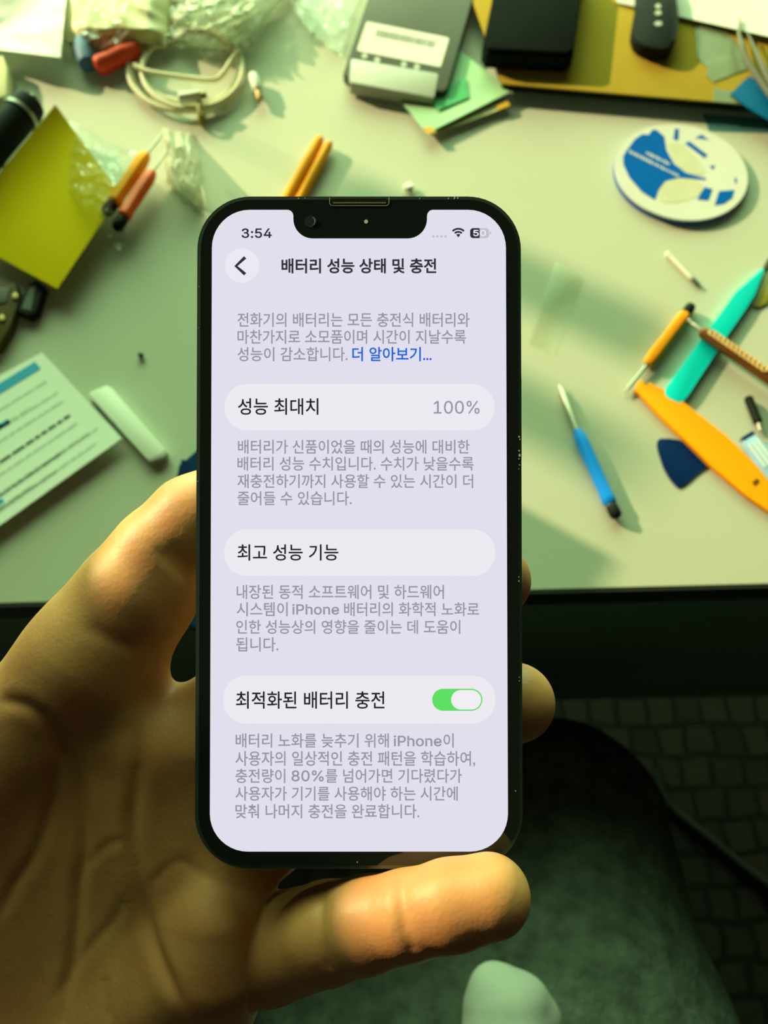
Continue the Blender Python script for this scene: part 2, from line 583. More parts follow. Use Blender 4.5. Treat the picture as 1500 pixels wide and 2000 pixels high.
M['gold'] = mat('gold_metal', (0.40, 0.30, 0.10), 0.5, metal=0.4, var=0.2)
M['bronze'] = mat('dark_bronze', (0.075, 0.055, 0.012), 0.6, metal=0.1, var=0.5, scale=120, spec=0.1)
M['cable'] = mat('cable_white', (0.74, 0.73, 0.48), 0.5, var=0.04, spec=0.2)
M['green_paper'] = mat('green_printed_paper', (0.36, 0.66, 0.36), 0.75, var=0.25, scale=22)
M['cream_paper'] = mat('cream_paper', (0.66, 0.66, 0.34), 0.75, var=0.06)
M['deep_green'] = mat('deep_green_print', (0.05, 0.42, 0.15), 0.75, var=0.2)
M['ochre'] = mat('ochre_print', (0.70, 0.42, 0.02), 0.75)
M['packet'] = mat('pale_yellow_packet', (0.62, 0.60, 0.28), 0.45, var=0.08, scale=12)
M['pale_blue'] = mat('pale_blue_plastic', (0.30, 0.50, 0.72), 0.3, var=0.25, scale=90)
M['film'] = film('clear_film')
M['film_thin'] = film('clear_thin_film', (0.97, 0.98, 0.95), 0.0, gloss=0.07, rough=0.08)
M['bag_clear'] = film('clear_bag', (0.96, 0.97, 0.95), 0.05, (0.8, 0.86, 0.74), 0.2, 0.18)
M['bag_white'] = film('white_bag', (0.85, 0.9, 0.84), 0.88, (0.92, 0.93, 0.84), 0.3, 0.10)
M['bag_grey'] = film('cloudy_bag', (0.9, 0.93, 0.86), 0.40, (0.72, 0.74, 0.58), 0.25, 0.2)
M['film_green'] = film('grey_green_film', (0.55, 0.66, 0.5), 0.55, (0.26, 0.32, 0.15), 0.3, 0.2)
M['film_blue'] = film('pale_blue_film', (0.55, 0.78, 0.8), 0.12, (0.15, 0.4, 0.42), 0.15, 0.2)

# ------------------------------------------------------------------ the setting
FLZ = 0.0
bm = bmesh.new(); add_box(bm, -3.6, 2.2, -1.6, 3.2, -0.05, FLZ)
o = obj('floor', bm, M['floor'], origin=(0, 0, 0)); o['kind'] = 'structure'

def sq(u, al):           # desk-plan position from the across / along coordinates of the sunlight
    p = SD * al + QD * u
    return (p[0], p[1])
def plan_box(bm, u0, u1, a0, a1, z0, z1):
    add_prism(bm, [sq(u0, a0), sq(u0, a1), sq(u1, a1), sq(u1, a0)][::-1], z0, z1)
bm = bmesh.new()
plan_box(bm, -0.62, 1.5, -3.26, -3.20, 0.0, TZ + 1.0)
for u0, u1, z0 in ((0.246, 0.290, 1.0), (0.338, 0.384, 1.29), (0.359, 0.363, 1.0)):
    plan_box(bm, u0, u1, -3.26, -3.20, TZ + z0, TZ + 1.395)
o = obj('stripe_blocker', bm, M['blocker'], smooth=0); o['kind'] = 'structure'  # unseen parapet and posts, added to stripe the desk and shade the rug

# ------------------------------------------------------------------ desk
EDGE = (T(0, 1178).y + T(1500, 1140).y) / 2
desk = thing('desk', 'pale laminate desk strewn with repair tools, its front dark', 'desk', (0, 0.55, 0))
bm = bmesh.new(); add_box(bm, -1.05, 1.05, EDGE, 1.0, TZ - 0.025, TZ, 0.0012)
top = obj('desk_top', bm, M['desk'], desk)
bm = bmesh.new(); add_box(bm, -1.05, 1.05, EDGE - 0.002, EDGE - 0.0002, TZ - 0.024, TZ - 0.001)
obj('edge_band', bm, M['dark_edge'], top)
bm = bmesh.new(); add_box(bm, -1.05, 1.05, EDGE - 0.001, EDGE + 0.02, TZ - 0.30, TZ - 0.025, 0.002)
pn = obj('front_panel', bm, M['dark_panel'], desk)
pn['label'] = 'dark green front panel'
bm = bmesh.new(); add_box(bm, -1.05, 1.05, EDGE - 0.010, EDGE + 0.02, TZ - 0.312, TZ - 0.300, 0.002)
obj('panel_lip', bm, M['dark_panel'], pn)
for x in (-1.02, 1.02):
    for y in (EDGE + 0.05, 0.95):
        bm = bmesh.new(); add_box(bm, x - 0.02, x + 0.02, y - 0.02, y + 0.02, 0, TZ - 0.025, 0.002)
        obj('leg', bm, M['dark_edge'], desk)
bm = bmesh.new()  # unseen panel, outline shaped to shade the palm and the desk's left side
def ptop(u): return 0.6146 - 0.72 * (u - 0.014)
prof = [(-0.32, 0.0), (0.262, 0.0), (0.262, 0.30), (0.206, 0.30), (0.206, 0.40), (0.055, 0.40), (0.055, ptop(0.055)), (-0.085, ptop(-0.085)), (-0.085, 0.37), (-0.32, 0.37)]
fr = [bm.verts.new((*sq(u, -0.908), TZ + z)) for u, z in prof]
bk = [bm.verts.new((*sq(u, -0.892), TZ + z)) for u, z in prof]
bm.faces.new(fr); bm.faces.new(bk[::-1])
for k in range(10): bm.faces.new((fr[k], bk[k], bk[(k + 1) % 10], fr[(k + 1) % 10]))
solo('shade_panel', 'unseen grey sloping panel added on the desk to shade the hand', 'shade panel', bm, M['blocker'], smooth=0)

# ------------------------------------------------------------------ floor things
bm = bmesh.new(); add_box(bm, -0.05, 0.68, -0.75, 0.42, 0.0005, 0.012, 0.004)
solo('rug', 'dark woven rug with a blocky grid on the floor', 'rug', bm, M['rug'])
def Fl(px, py, h=0.0):
    return T(px, py, -TZ + h)
bm = bmesh.new()
add_tube(bm, [Fl(x, y, 0.018) for x, y in smooth_path([(1283, 1500), (1292, 1545), (1318, 1585), (1383, 1637), (1443, 1687), (1505, 1735), (1600, 1820)], 5)], 0.0065, 10)  # dark band over the rug, modelled as a round tube
solo('floor_band', 'thick black band crossing the dark woven rug', 'cable', bm, M['black'])

# ------------------------------------------------------------------ phone
PHD = 0.1688
ph_c = PC(701, 1035.5, PHD)
tilt = math.radians(0.95)
px_ax = Vector(CR)
py_ax = Vector(CU * math.cos(tilt) + CF * math.sin(tilt))
pz_ax = px_ax.cross(py_ax)
PM = Matrix(((px_ax.x, py_ax.x, pz_ax.x, ph_c.x), (px_ax.y, py_ax.y, pz_ax.y, ph_c.y), (px_ax.z, py_ax.z, pz_ax.z, ph_c.z), (0, 0, 0, 1)))
PMI = PM.inverted()
def PH(px, py):
    """pixel -> local point of the phone's front face"""
    d = Vector(ray(px, py)); e = Vector(EYE)
    s = (ph_c - e).dot(pz_ax) / d.dot(pz_ax)
    q = PMI @ (e + d * s)
    return (q.x, q.y)
def rrect(x0, x1, y0, y1, r, n=10):
    out = []
    for cx, cy, a0 in ((x1 - r, y1 - r, 0), (x0 + r, y1 - r, 90), (x0 + r, y0 + r, 180), (x1 - r, y0 + r, 270)):
        for k in range(n + 1):
            a = math.radians(a0 + 90 * k / n)
            out.append((cx + r * math.cos(a), cy + r * math.sin(a)))
    return out
PW, PHH = 0.0715 / 2, 0.1476 / 2

phone = thing('smartphone', 'black smartphone held upright in the hand, lit screen of settings text', 'smartphone', ph_c)
def frame_material():
    m = mat('phone_frame', (0.10, 0.155, 0.125), 0.25, metal=0.7, var=0.1)
    t = m.node_tree; b = t.nodes['Principled BSDF']
    src = b.inputs['Base Color'].links[0].from_socket
    tcn = t.nodes.new('ShaderNodeTexCoord')
    n = t.nodes.new('ShaderNodeTexNoise'); n.inputs['Scale'].default_value = 900; n.inputs['Detail'].default_value = 2
    n2 = t.nodes.new('ShaderNodeTexNoise'); n2.inputs['Scale'].default_value = 60
    t.links.new(tcn.outputs['Object'], n.inputs['Vector']); t.links.new(tcn.outputs['Object'], n2.inputs['Vector'])
    mu = t.nodes.new('ShaderNodeMath'); mu.operation = 'MULTIPLY'
    t.links.new(n.outputs['Fac'], mu.inputs[0]); t.links.new(n2.outputs['Fac'], mu.inputs[1])
    r = t.nodes.new('ShaderNodeMapRange'); r.inputs['From Min'].default_value = 0.435; r.inputs['From Max'].default_value = 0.455
    t.links.new(mu.outputs[0], r.inputs['Value'])
    mx = t.nodes.new('ShaderNodeMix'); mx.data_type = 'RGBA'; mx.inputs[7].default_value = (0.65, 0.7, 0.6, 1)
    t.links.new(r.outputs['Result'], mx.inputs[0]); t.links.new(src, mx.inputs[6])
    t.links.new(mx.outputs[2], b.inputs['Base Color'])
    return m
M['frame'] = frame_material()
M['glass'] = mat('front_glass', (0.006, 0.012, 0.010), 0.06, var=0.1, coat=0.5)
M['back_glass'] = mat('back_glass', (0.010, 0.02, 0.016), 0.1, var=0.1)
bm = bmesh.new()
random.seed(11)
for x, y, r_ in ((1014, 853, 2.2), (1015.5, 858, 1.3), (1014, 880, 2.4), (1015, 889, 2.8), (1013.5, 896, 1.6), (1015, 908, 1.4), (1013.5, 916, 1.2), (1013.5, 1127, 1.4), (1013.5, 1135, 1.6), (1014.5, 1323, 1.2), (1014.5, 1330, 1.0), (1007, 1545, 1.5), (698, 1684, 1.8), (596, 387, 1.2), (583, 387, 1.3), (820, 387, 1.1), (888, 386, 2.0), (894, 386.5, 1.8), (876, 387, 1.3), (388.5, 560, 1.0), (388, 640, 0.9), (386, 940, 1.0)):
    pts_ = [PH(x + r_ * random.uniform(0.5, 1) * math.cos(a), y + 1.3 * r_ * random.uniform(0.5, 1) * math.sin(a)) for a in (5.5, 4.2, 2.9, 1.7, 0.5)]
    add_prism(bm, pts_, -0.0004, 0.00003)
bmesh.ops.transform(bm, matrix=PM, verts=bm.verts)
for f_ in bm.faces: f_.material_index = 1
me = bpy.data.meshes.new('t'); bm.to_mesh(me); bm.free()
bm = prism(rrect(-PW, PW, -PHH, PHH, 0.0118, 14), -0.0072, -0.0002, 0.0011, PM)
bm.from_mesh(me); bpy.data.meshes.remove(me)
body = obj('frame', bm, [M['frame'], mat('bare_metal_scuff', (0.55, 0.58, 0.5), 0.5)], phone)
obj('front_glass', prism(rrect(-PW + 0.0008, PW - 0.0008, -PHH + 0.0008, PHH - 0.0008, 0.011, 14), -0.0006, 0.0, 0.0003, PM), M['glass'], phone)
obj('back_glass', prism(rrect(-PW + 0.0008, PW - 0.0008, -PHH + 0.0008, PHH - 0.0008, 0.011, 14), -0.0076, -0.0070, 0.0003, PM), M['back_glass'], phone)
y0 = PH(0, 890)[1]; y1 = PH(0, 733)[1]
bm = bmesh.new(); add_box(bm, PW - 0.0004, PW + 0.00045, y0, y1, -0.0052, -0.0022, 0.0002)
bmesh.ops.transform(bm, matrix=PM, verts=bm.verts)
obj('side_button', bm, M['frame'], phone)
for a, b_ in ((660, 730), (752, 822)):
    y0 = PH(0, b_)[1]; y1 = PH(0, a)[1]
    bm = bmesh.new(); add_box(bm, -PW - 0.00035, -PW + 0.0004, y0, y1, -0.0052, -0.0022, 0.0002)
    bmesh.ops.transform(bm, matrix=PM, verts=bm.verts)
    obj('volume_button', bm, M['frame'], phone)

def emi(name, rgb, k=1.0):
    return mat(name, (0, 0, 0), 0.3, emit=tuple(v * k for v in lin(rgb)), spec=0.0)
M['scr'] = emi('screen_lit', (225, 222, 237))
M['scr_card'] = emi('screen_card', (236, 233, 241))
M['scr_btn'] = emi('screen_button', (236, 232, 243))
M['scr_grey'] = emi('screen_grey_text', (150, 146, 163))
M['scr_dark'] = emi('screen_dark_text', (44, 42, 54))
M['scr_black'] = emi('screen_black_text', (26, 24, 34))
M['scr_blue'] = emi('screen_blue_text', (18, 98, 222))
M['scr_green'] = emi('screen_green', (94, 222, 100))
M['scr_white'] = emi('screen_white', (240, 238, 244))
M['scr_dim'] = emi('screen_dim_grey', (196, 192, 206))

def arc_px(cx, cy, r, a0, a1, n=10):
    return [(cx + r * math.cos(math.radians(a0 + (a1 - a0) * k / n)), cy + r * math.sin(math.radians(a0 + (a1 - a0) * k / n))) for k in range(n + 1)]
def scr_prism(pxs, z0, z1):
    pts = [PH(x, y) for x, y in pxs]
    if sum(pts[i][0] * pts[(i + 1) % len(pts)][1] - pts[(i + 1) % len(pts)][0] * pts[i][1] for i in range(len(pts))) < 0: pts = pts[::-1]
    return prism(pts, z0, z1, 0, PM)
R = 74
outline = (arc_px(414 + R, 410 + R, R, 180, 270) + arc_px(561, 422, 12, -90, 0, 6)
           + [(573, 424)] + arc_px(573 + 38, 466 - 38, 38, 180, 90)
           + arc_px(834 - 38, 466 - 38, 38, 90, 0) + arc_px(846, 422, 12, 180, 270, 6)
           + arc_px(988 - R, 410 + R, R, -90, 0) + arc_px(992 - R, 1663 - R, R, 0, 90) + arc_px(410 + R, 1663 - R, R, 90, 180))
screen = obj('screen', scr_prism(outline, 0.00002, 0.00006), M['scr'], phone, smooth=0)
Z1, Z2, Z3, Z4 = 0.00009, 0.00012, 0.00015, 0.00018
def pill(x0, x1, y0, y1, r, n=10):
    return arc_px(x0 + r, y0 + r, r, 180, 270, n) + arc_px(x1 - r, y0 + r, r, -90, 0, n) + arc_px(x1 - r, y1 - r, r, 0, 90, n) + arc_px(x0 + r, y1 - r, r, 90, 180, n)
for x0, x1, a, b_ in ((439, 966, 750, 841), (438, 967, 1034, 1125), (436, 967, 1320, 1413)):
    obj('menu_card', scr_prism(pill(x0, x1, a, b_, 44), Z1 - 0.00002, Z1), M['scr_card'], screen, smooth=0)
obj('back_button', scr_prism(arc_px(473, 519, 33.5, 0, 348, 29), Z1 - 0.00002, Z1), M['scr_btn'], screen, smooth=0)
bm = bmesh.new()
add_tube(bm, [(*PH(x, y), Z2) for x, y in ((479, 503), (461, 520), (479, 536))], 0.00036, 10)
for v in bm.verts: v.co.z = Z2 + (v.co.z - Z2) * 0.05
bmesh.ops.transform(bm, matrix=PM, verts=bm.verts)
obj('back_arrow', bm, M['scr_dark'], screen)
tg = obj('toggle_switch', scr_prism(pill(844, 942, 1345, 1388, 21.4), Z2 - 0.00002, Z2), M['scr_green'], screen, smooth=0)
obj('toggle_knob', scr_prism(pill(881, 939.5, 1347.5, 1385.5, 18.9), Z3 - 0.00002, Z3), M['scr_white'], screen, smooth=0)

# outlines of the Latin letters and digits of the screen: {letter: (advance, loops)} in thousandths of the type size
GLYPHS = {'0':(453,[[(227,-7),(199,-5),(174,1),(151,11),(130,24),(111,41),(95,62),(80,86),(69,113),(60,144),(53,178),(49,214),(48,254),(49,294),(53,330),(60,364),(69,395),(81,422),(95,447),(112,467),(130,484),(151,498),(174,508),(200,514),(227,516),(254,514),(279,508),(302,498),(323,484),(342,467),(358,447),(372,422),(384,395),(393,364),(400,330),(404,294),(405,254),(404,214),(400,178),(393,144),(384,113),(373,86),(359,62),(342,41),(323,24),(302,11),(279,1),(254,-5)],[(227,50),(245,51),(276,63),(303,87),(313,103),(323,122),(336,168),(343,223),(344,254),(343,285),(336,341),(323,387),(313,405),(303,422),(276,446),(245,458),(227,460),(209,458),(192,453),(177,446),(163,435),(151,422),(140,405),(131,387),(123,365),(117,341),(110,285),(109,254),(110,223),(117,168),(123,144),(140,103),(151,87),(163,74),(177,63),(192,56),(209,51)]]),'1':(453,[[(76,0),(76,55),(391,55),(391,0)],[(276,509),(276,0),(212,0),(212,448),(86,358),(86,427),(198,509)]]),'3':(453,[[(218,-7),(195,-6),(152,2),(114,19),(98,30),(70,57),(60,74),(52,91),(46,111),(44,132),(109,132),(115,107),(126,87),(134,78),(154,64),(165,59),(204,50),(234,51),(262,56),(287,67),(297,74),(307,83),(321,104),(328,130),(329,145),(326,172),(316,196),(299,217),(288,226),(275,234),(260,240),(223,247),(157,248),(157,299),(223,299),(262,308),(292,330),(304,368),(297,403),(278,430),(247,448),(215,453),(172,446),(142,429),(124,402),(119,378),(54,378),(60,420),(85,462),(120,490),(165,506),(218,511),(270,505),(320,484),(355,450),(370,405),(367,362),(352,322),(326,296),(298,281),(327,265),(344,253),(359,239),(381,205),(392,166),(392,123),(387,103),(380,84),(370,66),(358,50),(344,36),(327,23),(309,12),(288,4),(243,-6)]]),'4':(453,[[(40,105),(40,158),(247,509),(311,509),(109,166),(413,163),(413,105)],[(282,0),(282,318),(343,318),(343,0)]]),'5':(453,[[(221,-7),(199,-6),(159,3),(140,11),(108,32),(94,45),(73,76),(66,93),(60,130),(122,130),(127,108),(132,98),(145,80),(173,60),(196,52),(221,50),(250,53),(264,58),(288,72),(307,92),(320,117),(324,131),(328,162),(327,178),(320,208),(314,221),(297,244),(275,262),(262,269),(248,273),(218,277),(192,275),(167,268),(145,258),(128,246),(67,253),(96,509),(366,509),(366,452),(151,452),(134,301),(155,315),(178,325),(190,329),(229,334),(247,333),(279,326),(308,314),(334,296),(345,285),(355,273),(372,246),(379,231),(388,199),(391,163),(390,139),(379,95),(357,57),(343,41),(327,27),(309,15),(289,6),(268,-1)]]),'8':(453,[[(226,-7),(201,-6),(156,3),(117,21),(101,33),(86,47),(64,78),(57,96),(53,115),(52,135),(55,166),(59,181),(72,208),(81,220),(101,241),(113,249),(125,256),(153,265),(119,282),(105,293),(83,324),(76,342),(70,380),(75,417),(82,434),(90,450),(101,464),(114,477),(146,498),(164,506),(184,511),(226,516),(269,511),(288,506),(306,498),(323,488),(337,477),(361,450),(370,434),(377,417),(382,380),(376,342),(369,324),(347,293),(318,273),(300,267),(327,256),(339,249),(351,241),(372,220),(380,208),(393,181),(400,151),(401,135),(395,96),(388,78),(378,62),(352,33),(317,11),(296,3),(251,-6)],[(226,49),(243,50),(272,55),(285,60),(307,74),(323,91),(329,102),(336,126),(337,139),(336,152),(329,177),(322,189),(305,208),(283,223),(270,228),(256,232),(226,235),(196,232),(182,228),(169,223),(147,208),(130,189),(123,177),(116,152),(115,139),(116,126),(123,102),(136,82),(145,74),(167,60),(180,55)],[(226,290),(252,292),(274,300),(293,313),(307,330),(312,341),(316,351),(319,376),(313,410),(308,420),(294,437),(285,444),(264,454),(226,460),(188,454),(167,444),(159,437),(151,429),(139,410),(133,376),(136,351),(139,341),(151,321),(159,313),(178,300),(189,296),(213,290)]]),'%':(676,[[(175,283),(146,286),(132,291),(110,305),(101,314),(86,335),(81,347),(75,373),(75,412),(78,440),(81,452),(93,476),(110,495),(121,503),(146,513),(175,517),(191,516),(219,509),(241,495),(250,486),(258,476),(269,452),(273,440),(276,412),(276,388),(273,360),(264,335),(250,314),(230,297),(218,291),(205,286)],[(175,327),(198,332),(206,338),(217,355),(223,376),(223,424),(221,435),(213,454),(198,468),(175,473),(153,468),(138,454),(130,435),(127,412),(128,376),(133,355),(138,346),(153,332)],[(501,-10),(486,-9),(458,-2),(436,12),(426,21),(412,43),(407,55),(403,68),(400,95),(400,120),(403,147),(412,172),(419,184),(436,203),(458,217),(486,224),(501,225),(517,224),(544,217),(566,203),(576,194),(590,172),(595,160),(601,120),(601,95),(598,68),(583,31),(566,12),(544,-2),(517,-9)],[(501,35),(523,39),(538,53),(543,62),(546,73),(549,95),(548,131),(543,153),(538,162),(532,170),(524,176),(501,180),(479,176),(471,170),(459,153),(453,131),(453,84),(459,62),(470,45),(479,39)],[(132,0),(482,509),(540,509),(191,0)]]),':':(188,[[(95,-4),(86,-4),(70,3),(57,16),(50,32),(50,50),(57,66),(70,79),(86,86),(95,87),(113,83),(128,73),(138,59),(141,41),(138,24),(128,9),(113,-1),(104,-4)],[(95,271),(78,274),(70,278),(57,291),(50,307),(50,325),(57,342),(63,349),(78,359),(95,362),(113,359),(128,349),(138,334),(141,316),(138,299),(128,284),(113,274)]]),'i':(167,[[(53,0),(53,379),(114,379),(114,0)],[(84,443),(75,444),(60,449),(48,461),(44,468),(41,483),(44,499),(54,512),(67,521),(84,524),(100,521),(114,512),(119,506),(126,491),(126,475),(119,461),(114,455),(107,449),(100,446)]]),'P':(445,[[(60,0),(60,509),(235,509),(263,507),(289,503),(312,497),(332,487),(350,476),(366,462),(379,447),(390,430),(398,411),(404,391),(409,348),(404,304),(390,265),(379,248),(366,233),(350,219),(332,207),(312,198),(289,191),(263,187),(235,186),(125,186),(125,0)],[(125,242),(233,242),(252,243),(284,250),(297,256),(308,264),(327,282),(342,319),(344,333),(344,362),(338,389),(333,402),(318,423),(297,439),(268,449),(251,451),(125,452)]]),'h':(410,[[(114,227),(114,0),(53,0),(53,509),(114,509),(114,287),(102,287),(112,312),(124,332),(137,349),(152,362),(169,372),(187,379),(207,383),(227,384),(246,383),(280,376),(309,360),(332,336),(341,321),(348,304),(353,285),(357,240),(357,0),(296,0),(295,256),(290,275),(283,291),(273,304),(260,315),(246,323),(229,328),(210,329),(184,326),(161,317),(150,311),(141,303),(126,283),(117,257),(114,243)]]),'o':(415,[[(207,-8),(182,-7),(159,-2),(137,6),(117,16),(98,30),(82,46),(68,64),(56,85),(46,108),(36,159),(34,187),(36,216),(46,268),(56,291),(68,312),(82,330),(98,346),(117,360),(137,371),(182,383),(207,384),(233,383),(278,371),(299,360),(317,346),(333,330),(347,312),(359,291),(369,268),(376,243),(380,216),(381,187),(380,159),(376,133),(369,108),(359,85),(347,64),(333,46),(317,30),(299,16),(278,6),(256,-2),(233,-7)],[(207,46),(242,51),(257,57),(282,76),(300,102),(307,117),(316,151),(319,187),(316,224),(307,258),(300,274),(282,300),(257,319),(226,329),(207,330),(189,329),(158,319),(134,300),(115,274),(108,258),(99,224),(96,187),(99,151),(108,117),(115,102),(134,76),(158,57),(173,51)]]),'n':(410,[[(114,227),(114,0),(53,0),(53,379),(112,379),(112,287),(102,287),(112,312),(124,332),(137,349),(152,362),(169,372),(187,379),(207,383),(227,384),(246,383),(280,376),(309,360),(332,336),(341,321),(348,304),(353,285),(357,240),(357,0),(296,0),(295,256),(290,275),(283,291),(273,304),(260,315),(246,323),(229,328),(210,329),(184,326),(161,317),(150,311),(141,303),(126,283),(117,257),(114,243)]]),'e':(404,[[(212,-8),(185,-7),(161,-2),(138,6),(117,16),(98,30),(82,46),(68,64),(56,85),(46,108),(35,159),(35,215),(39,242),(46,267),(55,290),(67,311),(97,346),(115,359),(135,370),(157,378),(180,383),(221,384),(251,379),(294,361),(319,341),(331,329),(341,315),(357,282),(368,242),(371,169),(97,169),(97,157),(104,122),(110,106),(118,92),(128,80),(151,61),(179,50),(195,47),(212,46),(234,48),(263,56),(278,66),(292,80),(306,105),(365,91),(360,77),(345,51),(335,39),(311,19),(283,4),(266,-1),(249,-5)],[(98,221),(309,221),(307,237),(298,269),(283,294),(263,314),(237,326),(222,329),(189,329),(173,326),(159,321),(146,313),(125,294),(109,270),(99,241)]])}

def run_bmesh(body_, bold):
    latin = all(ch in GLYPHS for ch in body_)
    if latin:
        c = bpy.data.curves.new('t', 'CURVE')
        c.dimensions = '2D'; c.fill_mode = 'BOTH'
        x = 0
        for ch in body_:
            adv, loops = GLYPHS[ch]
            for lp in loops:
                sp = c.splines.new('POLY'); sp.points.add(len(lp) - 1); sp.use_cyclic_u = True
                for k, (a, b_) in enumerate(lp): sp.points[k].co = ((x + a) / 1000, b_ / 1000, 0, 1)
            x += adv
    else:
        c = bpy.data.curves.new('t', 'FONT')
        c.body = body_; c.size = 1.0; c.resolution_u = 3
    c.offset = bold
    ob = bpy.data.objects.new('t', c)
    COL.objects.link(ob)
    me = bpy.data.meshes.new_from_object(ob.evaluated_get(bpy.context.evaluated_depsgraph_get()))
    bpy.data.objects.remove(ob)
    bpy.data.curves.remove(c)
    bm = bmesh.new(); bm.from_mesh(me); bpy.data.meshes.remove(me)
    return bm
def text(name, runs, m, bold=0.0, z=Z3):
    """runs = [(string, left, right, top, bottom)] in pixels of the photograph; one mesh"""
    tot = bmesh.new()
    for body_, x0, x1, ya, yb in runs:
        bm = run_bmesh(body_, bold if not body_.isascii() or len(runs) == 1 else 0.012)
        xs = [v.co.x for v in bm.verts]; ys = [v.co.y for v in bm.verts]
        ax, bx, ay, by = min(xs), max(xs), min(ys), max(ys)
        for v in bm.verts:
            u = x0 + (v.co.x - ax) / (bx - ax) * (x1 - x0)
            w = yb + (v.co.y - ay) / (by - ay) * (ya - yb)
            v.co = (*PH(u, w), z)
        me = bpy.data.meshes.new('t'); bm.to_mesh(me); bm.free()
        tot.from_mesh(me); bpy.data.meshes.remove(me)
    bmesh.ops.transform(tot, matrix=PM, verts=tot.verts)
    return obj(name, tot, m, screen, smooth=0)

B1, B2 = 0.011, 0.024
text('clock_text', [('3:54', 472, 531, 446.5, 465.5)], M['scr_dark'], 0.014)
text('title_text', [('배터리 성능 상태 및 충전', 550, 852, 505, 534.5)], M['scr_dark'], B2)
G = M['scr_grey']
for runs in (
    [('전화기의 배터리는 모든 충전식 배터리와', 464, 917, 611, 639)],
    [('마찬가지로 소모품이며 시간이 지날수록', 464, 910, 644.5, 672)],
    [('성능이 감소합니다.', 464, 679, 678, 706)],
    [('배터리가 신품이었을 때의 성능에 대비한', 465, 917, 859, 886.5)],
    [('배터리 성능 수치입니다. 수치가 낮을수록', 464, 925, 892, 919.5)],
    [('재충전하기까지 사용할 수 있는 시간이 더', 464, 924, 926, 953.5)],
    [('줄어들 수 있습니다.', 464, 687, 959.5, 987)],
    [('내장된 동적 소프트웨어 및 하드웨어', 462.5, 867, 1142, 1170)],
    [('시스템이', 462.5, 562, 1176, 1203.5), ('iPhone', 571, 662.5, 1179.5, 1200.5), ('배터리의 화학적 노화로', 672, 935.5, 1176, 1203.5)],
    [('인한 성능상의 영향을 줄이는 데 도움이', 461.5, 899, 1210.5, 1238)],
    [('됩니다.', 461.5, 544, 1244.5, 1272.5)],
    [('배터리 노화를 늦추기 위해', 460.5, 759.5, 1432, 1460), ('iPhone', 769, 862.5, 1436, 1457.5), ('이', 866, 886, 1432, 1460)],
    [('사용자의 일상적인 충전 패턴을 학습하여,', 460, 928, 1466.5, 1497)],
    [('충전량이', 460, 557.5, 1501, 1529), ('80%', 569.5, 632.5, 1504, 1526), ('를 넘어가면 기다렸다가', 636, 902, 1501, 1529)],
    [('사용자가 기기를 사용해야 하는 시간에', 460, 894, 1535.5, 1563.5)],
    [('맞춰 나머지 충전을 완료합니다.', 460, 819, 1570, 1598)]):
    text('paragraph_line', runs, G, B1)
text('link_text', [('더 알아보기...', 688, 843, 678, 706)], M['scr_blue'], 0.016)
text('card_text', [('성능 최대치', 465, 622, 778, 810.5)], M['scr_black'], B1)
text('percent_text', [('100%', 847, 936.5, 783, 808.5)], M['scr_grey'], 0.005)
text('card_text', [('최고 성능 기능', 464, 661, 1063, 1095)], M['scr_black'], B1)
text('card_text', [('최적화된 배터리 충전', 461, 751, 1350, 1384)], M['scr_black'], B1)
# status icons
bm = bmesh.new()
for r_ in (17.5, 11.5):
    p = arc_px(895, 463, r_, -135, -45, 10) + arc_px(895, 463, r_ - 3.6, -45, -135, 10)
    add_prism(bm, [PH(x, y) for x, y in p][::-1], Z2, Z3)
add_prism(bm, [PH(x, y) for x, y in [(895, 464)] + arc_px(895, 463, 5.6, -135, -45, 6)][::-1], Z2, Z3)
bmesh.ops.transform(bm, matrix=PM, verts=bm.verts)
obj('wifi_icon', bm, M['scr_dark'], screen, smooth=0)
obj('battery_icon', scr_prism(pill(918, 955, 446, 465.5, 6), Z1, Z2), M['scr_dim'], screen, smooth=0)
obj('battery_level', scr_prism(arc_px(924, 452, 6, 180, 270, 6) + [(936.5, 446), (936.5, 465.5)] + arc_px(924, 459.5, 6, 90, 180, 6), Z2, Z3), M['scr_dark'], screen, smooth=0)
obj('battery_tip', scr_prism(arc_px(956.5, 455.5, 3.2, -90, 90, 6), Z1, Z2), M['scr_dim'], screen, smooth=0)
text('battery_text', [('50', 924, 949, 449.5, 462)], M['scr_white'], 0.014, Z4)
bm = bmesh.new()
for x in (846.5, 854, 862, 870):
    add_prism(bm, [PH(*q) for q in arc_px(x, 462, 2.6, 0, 324, 9)][::-1], Z1, Z2)
bmesh.ops.transform(bm, matrix=PM, verts=bm.verts)
obj('signal_dots', bm, M['scr_dim'], screen, smooth=0)
# earpiece, front camera, sensor
M['ear_metal'] = mat('earpiece_rim', (0.62, 0.62, 0.45), 0.35, metal=0.8)
M['ear_mesh'] = mat('earpiece_mesh', (0.016, 0.015, 0.008), 0.9, var=0.9, scale=3000, spec=0.02)
ear = obj('earpiece', scr_prism(pill(647, 757, 388.5, 400, 4), 0.0, 0.00008), M['ear_mesh'], phone, smooth=0)
bm = bmesh.new()
rim = [(644, 386)] + arc_px(650, 396, 6, 180, 90, 5) + arc_px(754, 396, 6, 90, 0, 5) + [(760, 386)]
add_tube(bm, [(*PH(x, y), 0.00006) for x, y in rim], 0.00009, 6)
bmesh.ops.transform(bm, matrix=PM, verts=bm.verts)
obj('earpiece_rim', bm, M['ear_metal'], ear)
bm = bmesh.new()
for k in range(36):
    x = 652 + 100 * k / 35
    add_prism(bm, [PH(*q) for q in ((x - 0.9, 397.6), (x + 0.9, 397.6), (x + 0.9, 395.2), (x - 0.9, 395.2))], 0.00008, 0.00012)
bmesh.ops.transform(bm, matrix=PM, verts=bm.verts)
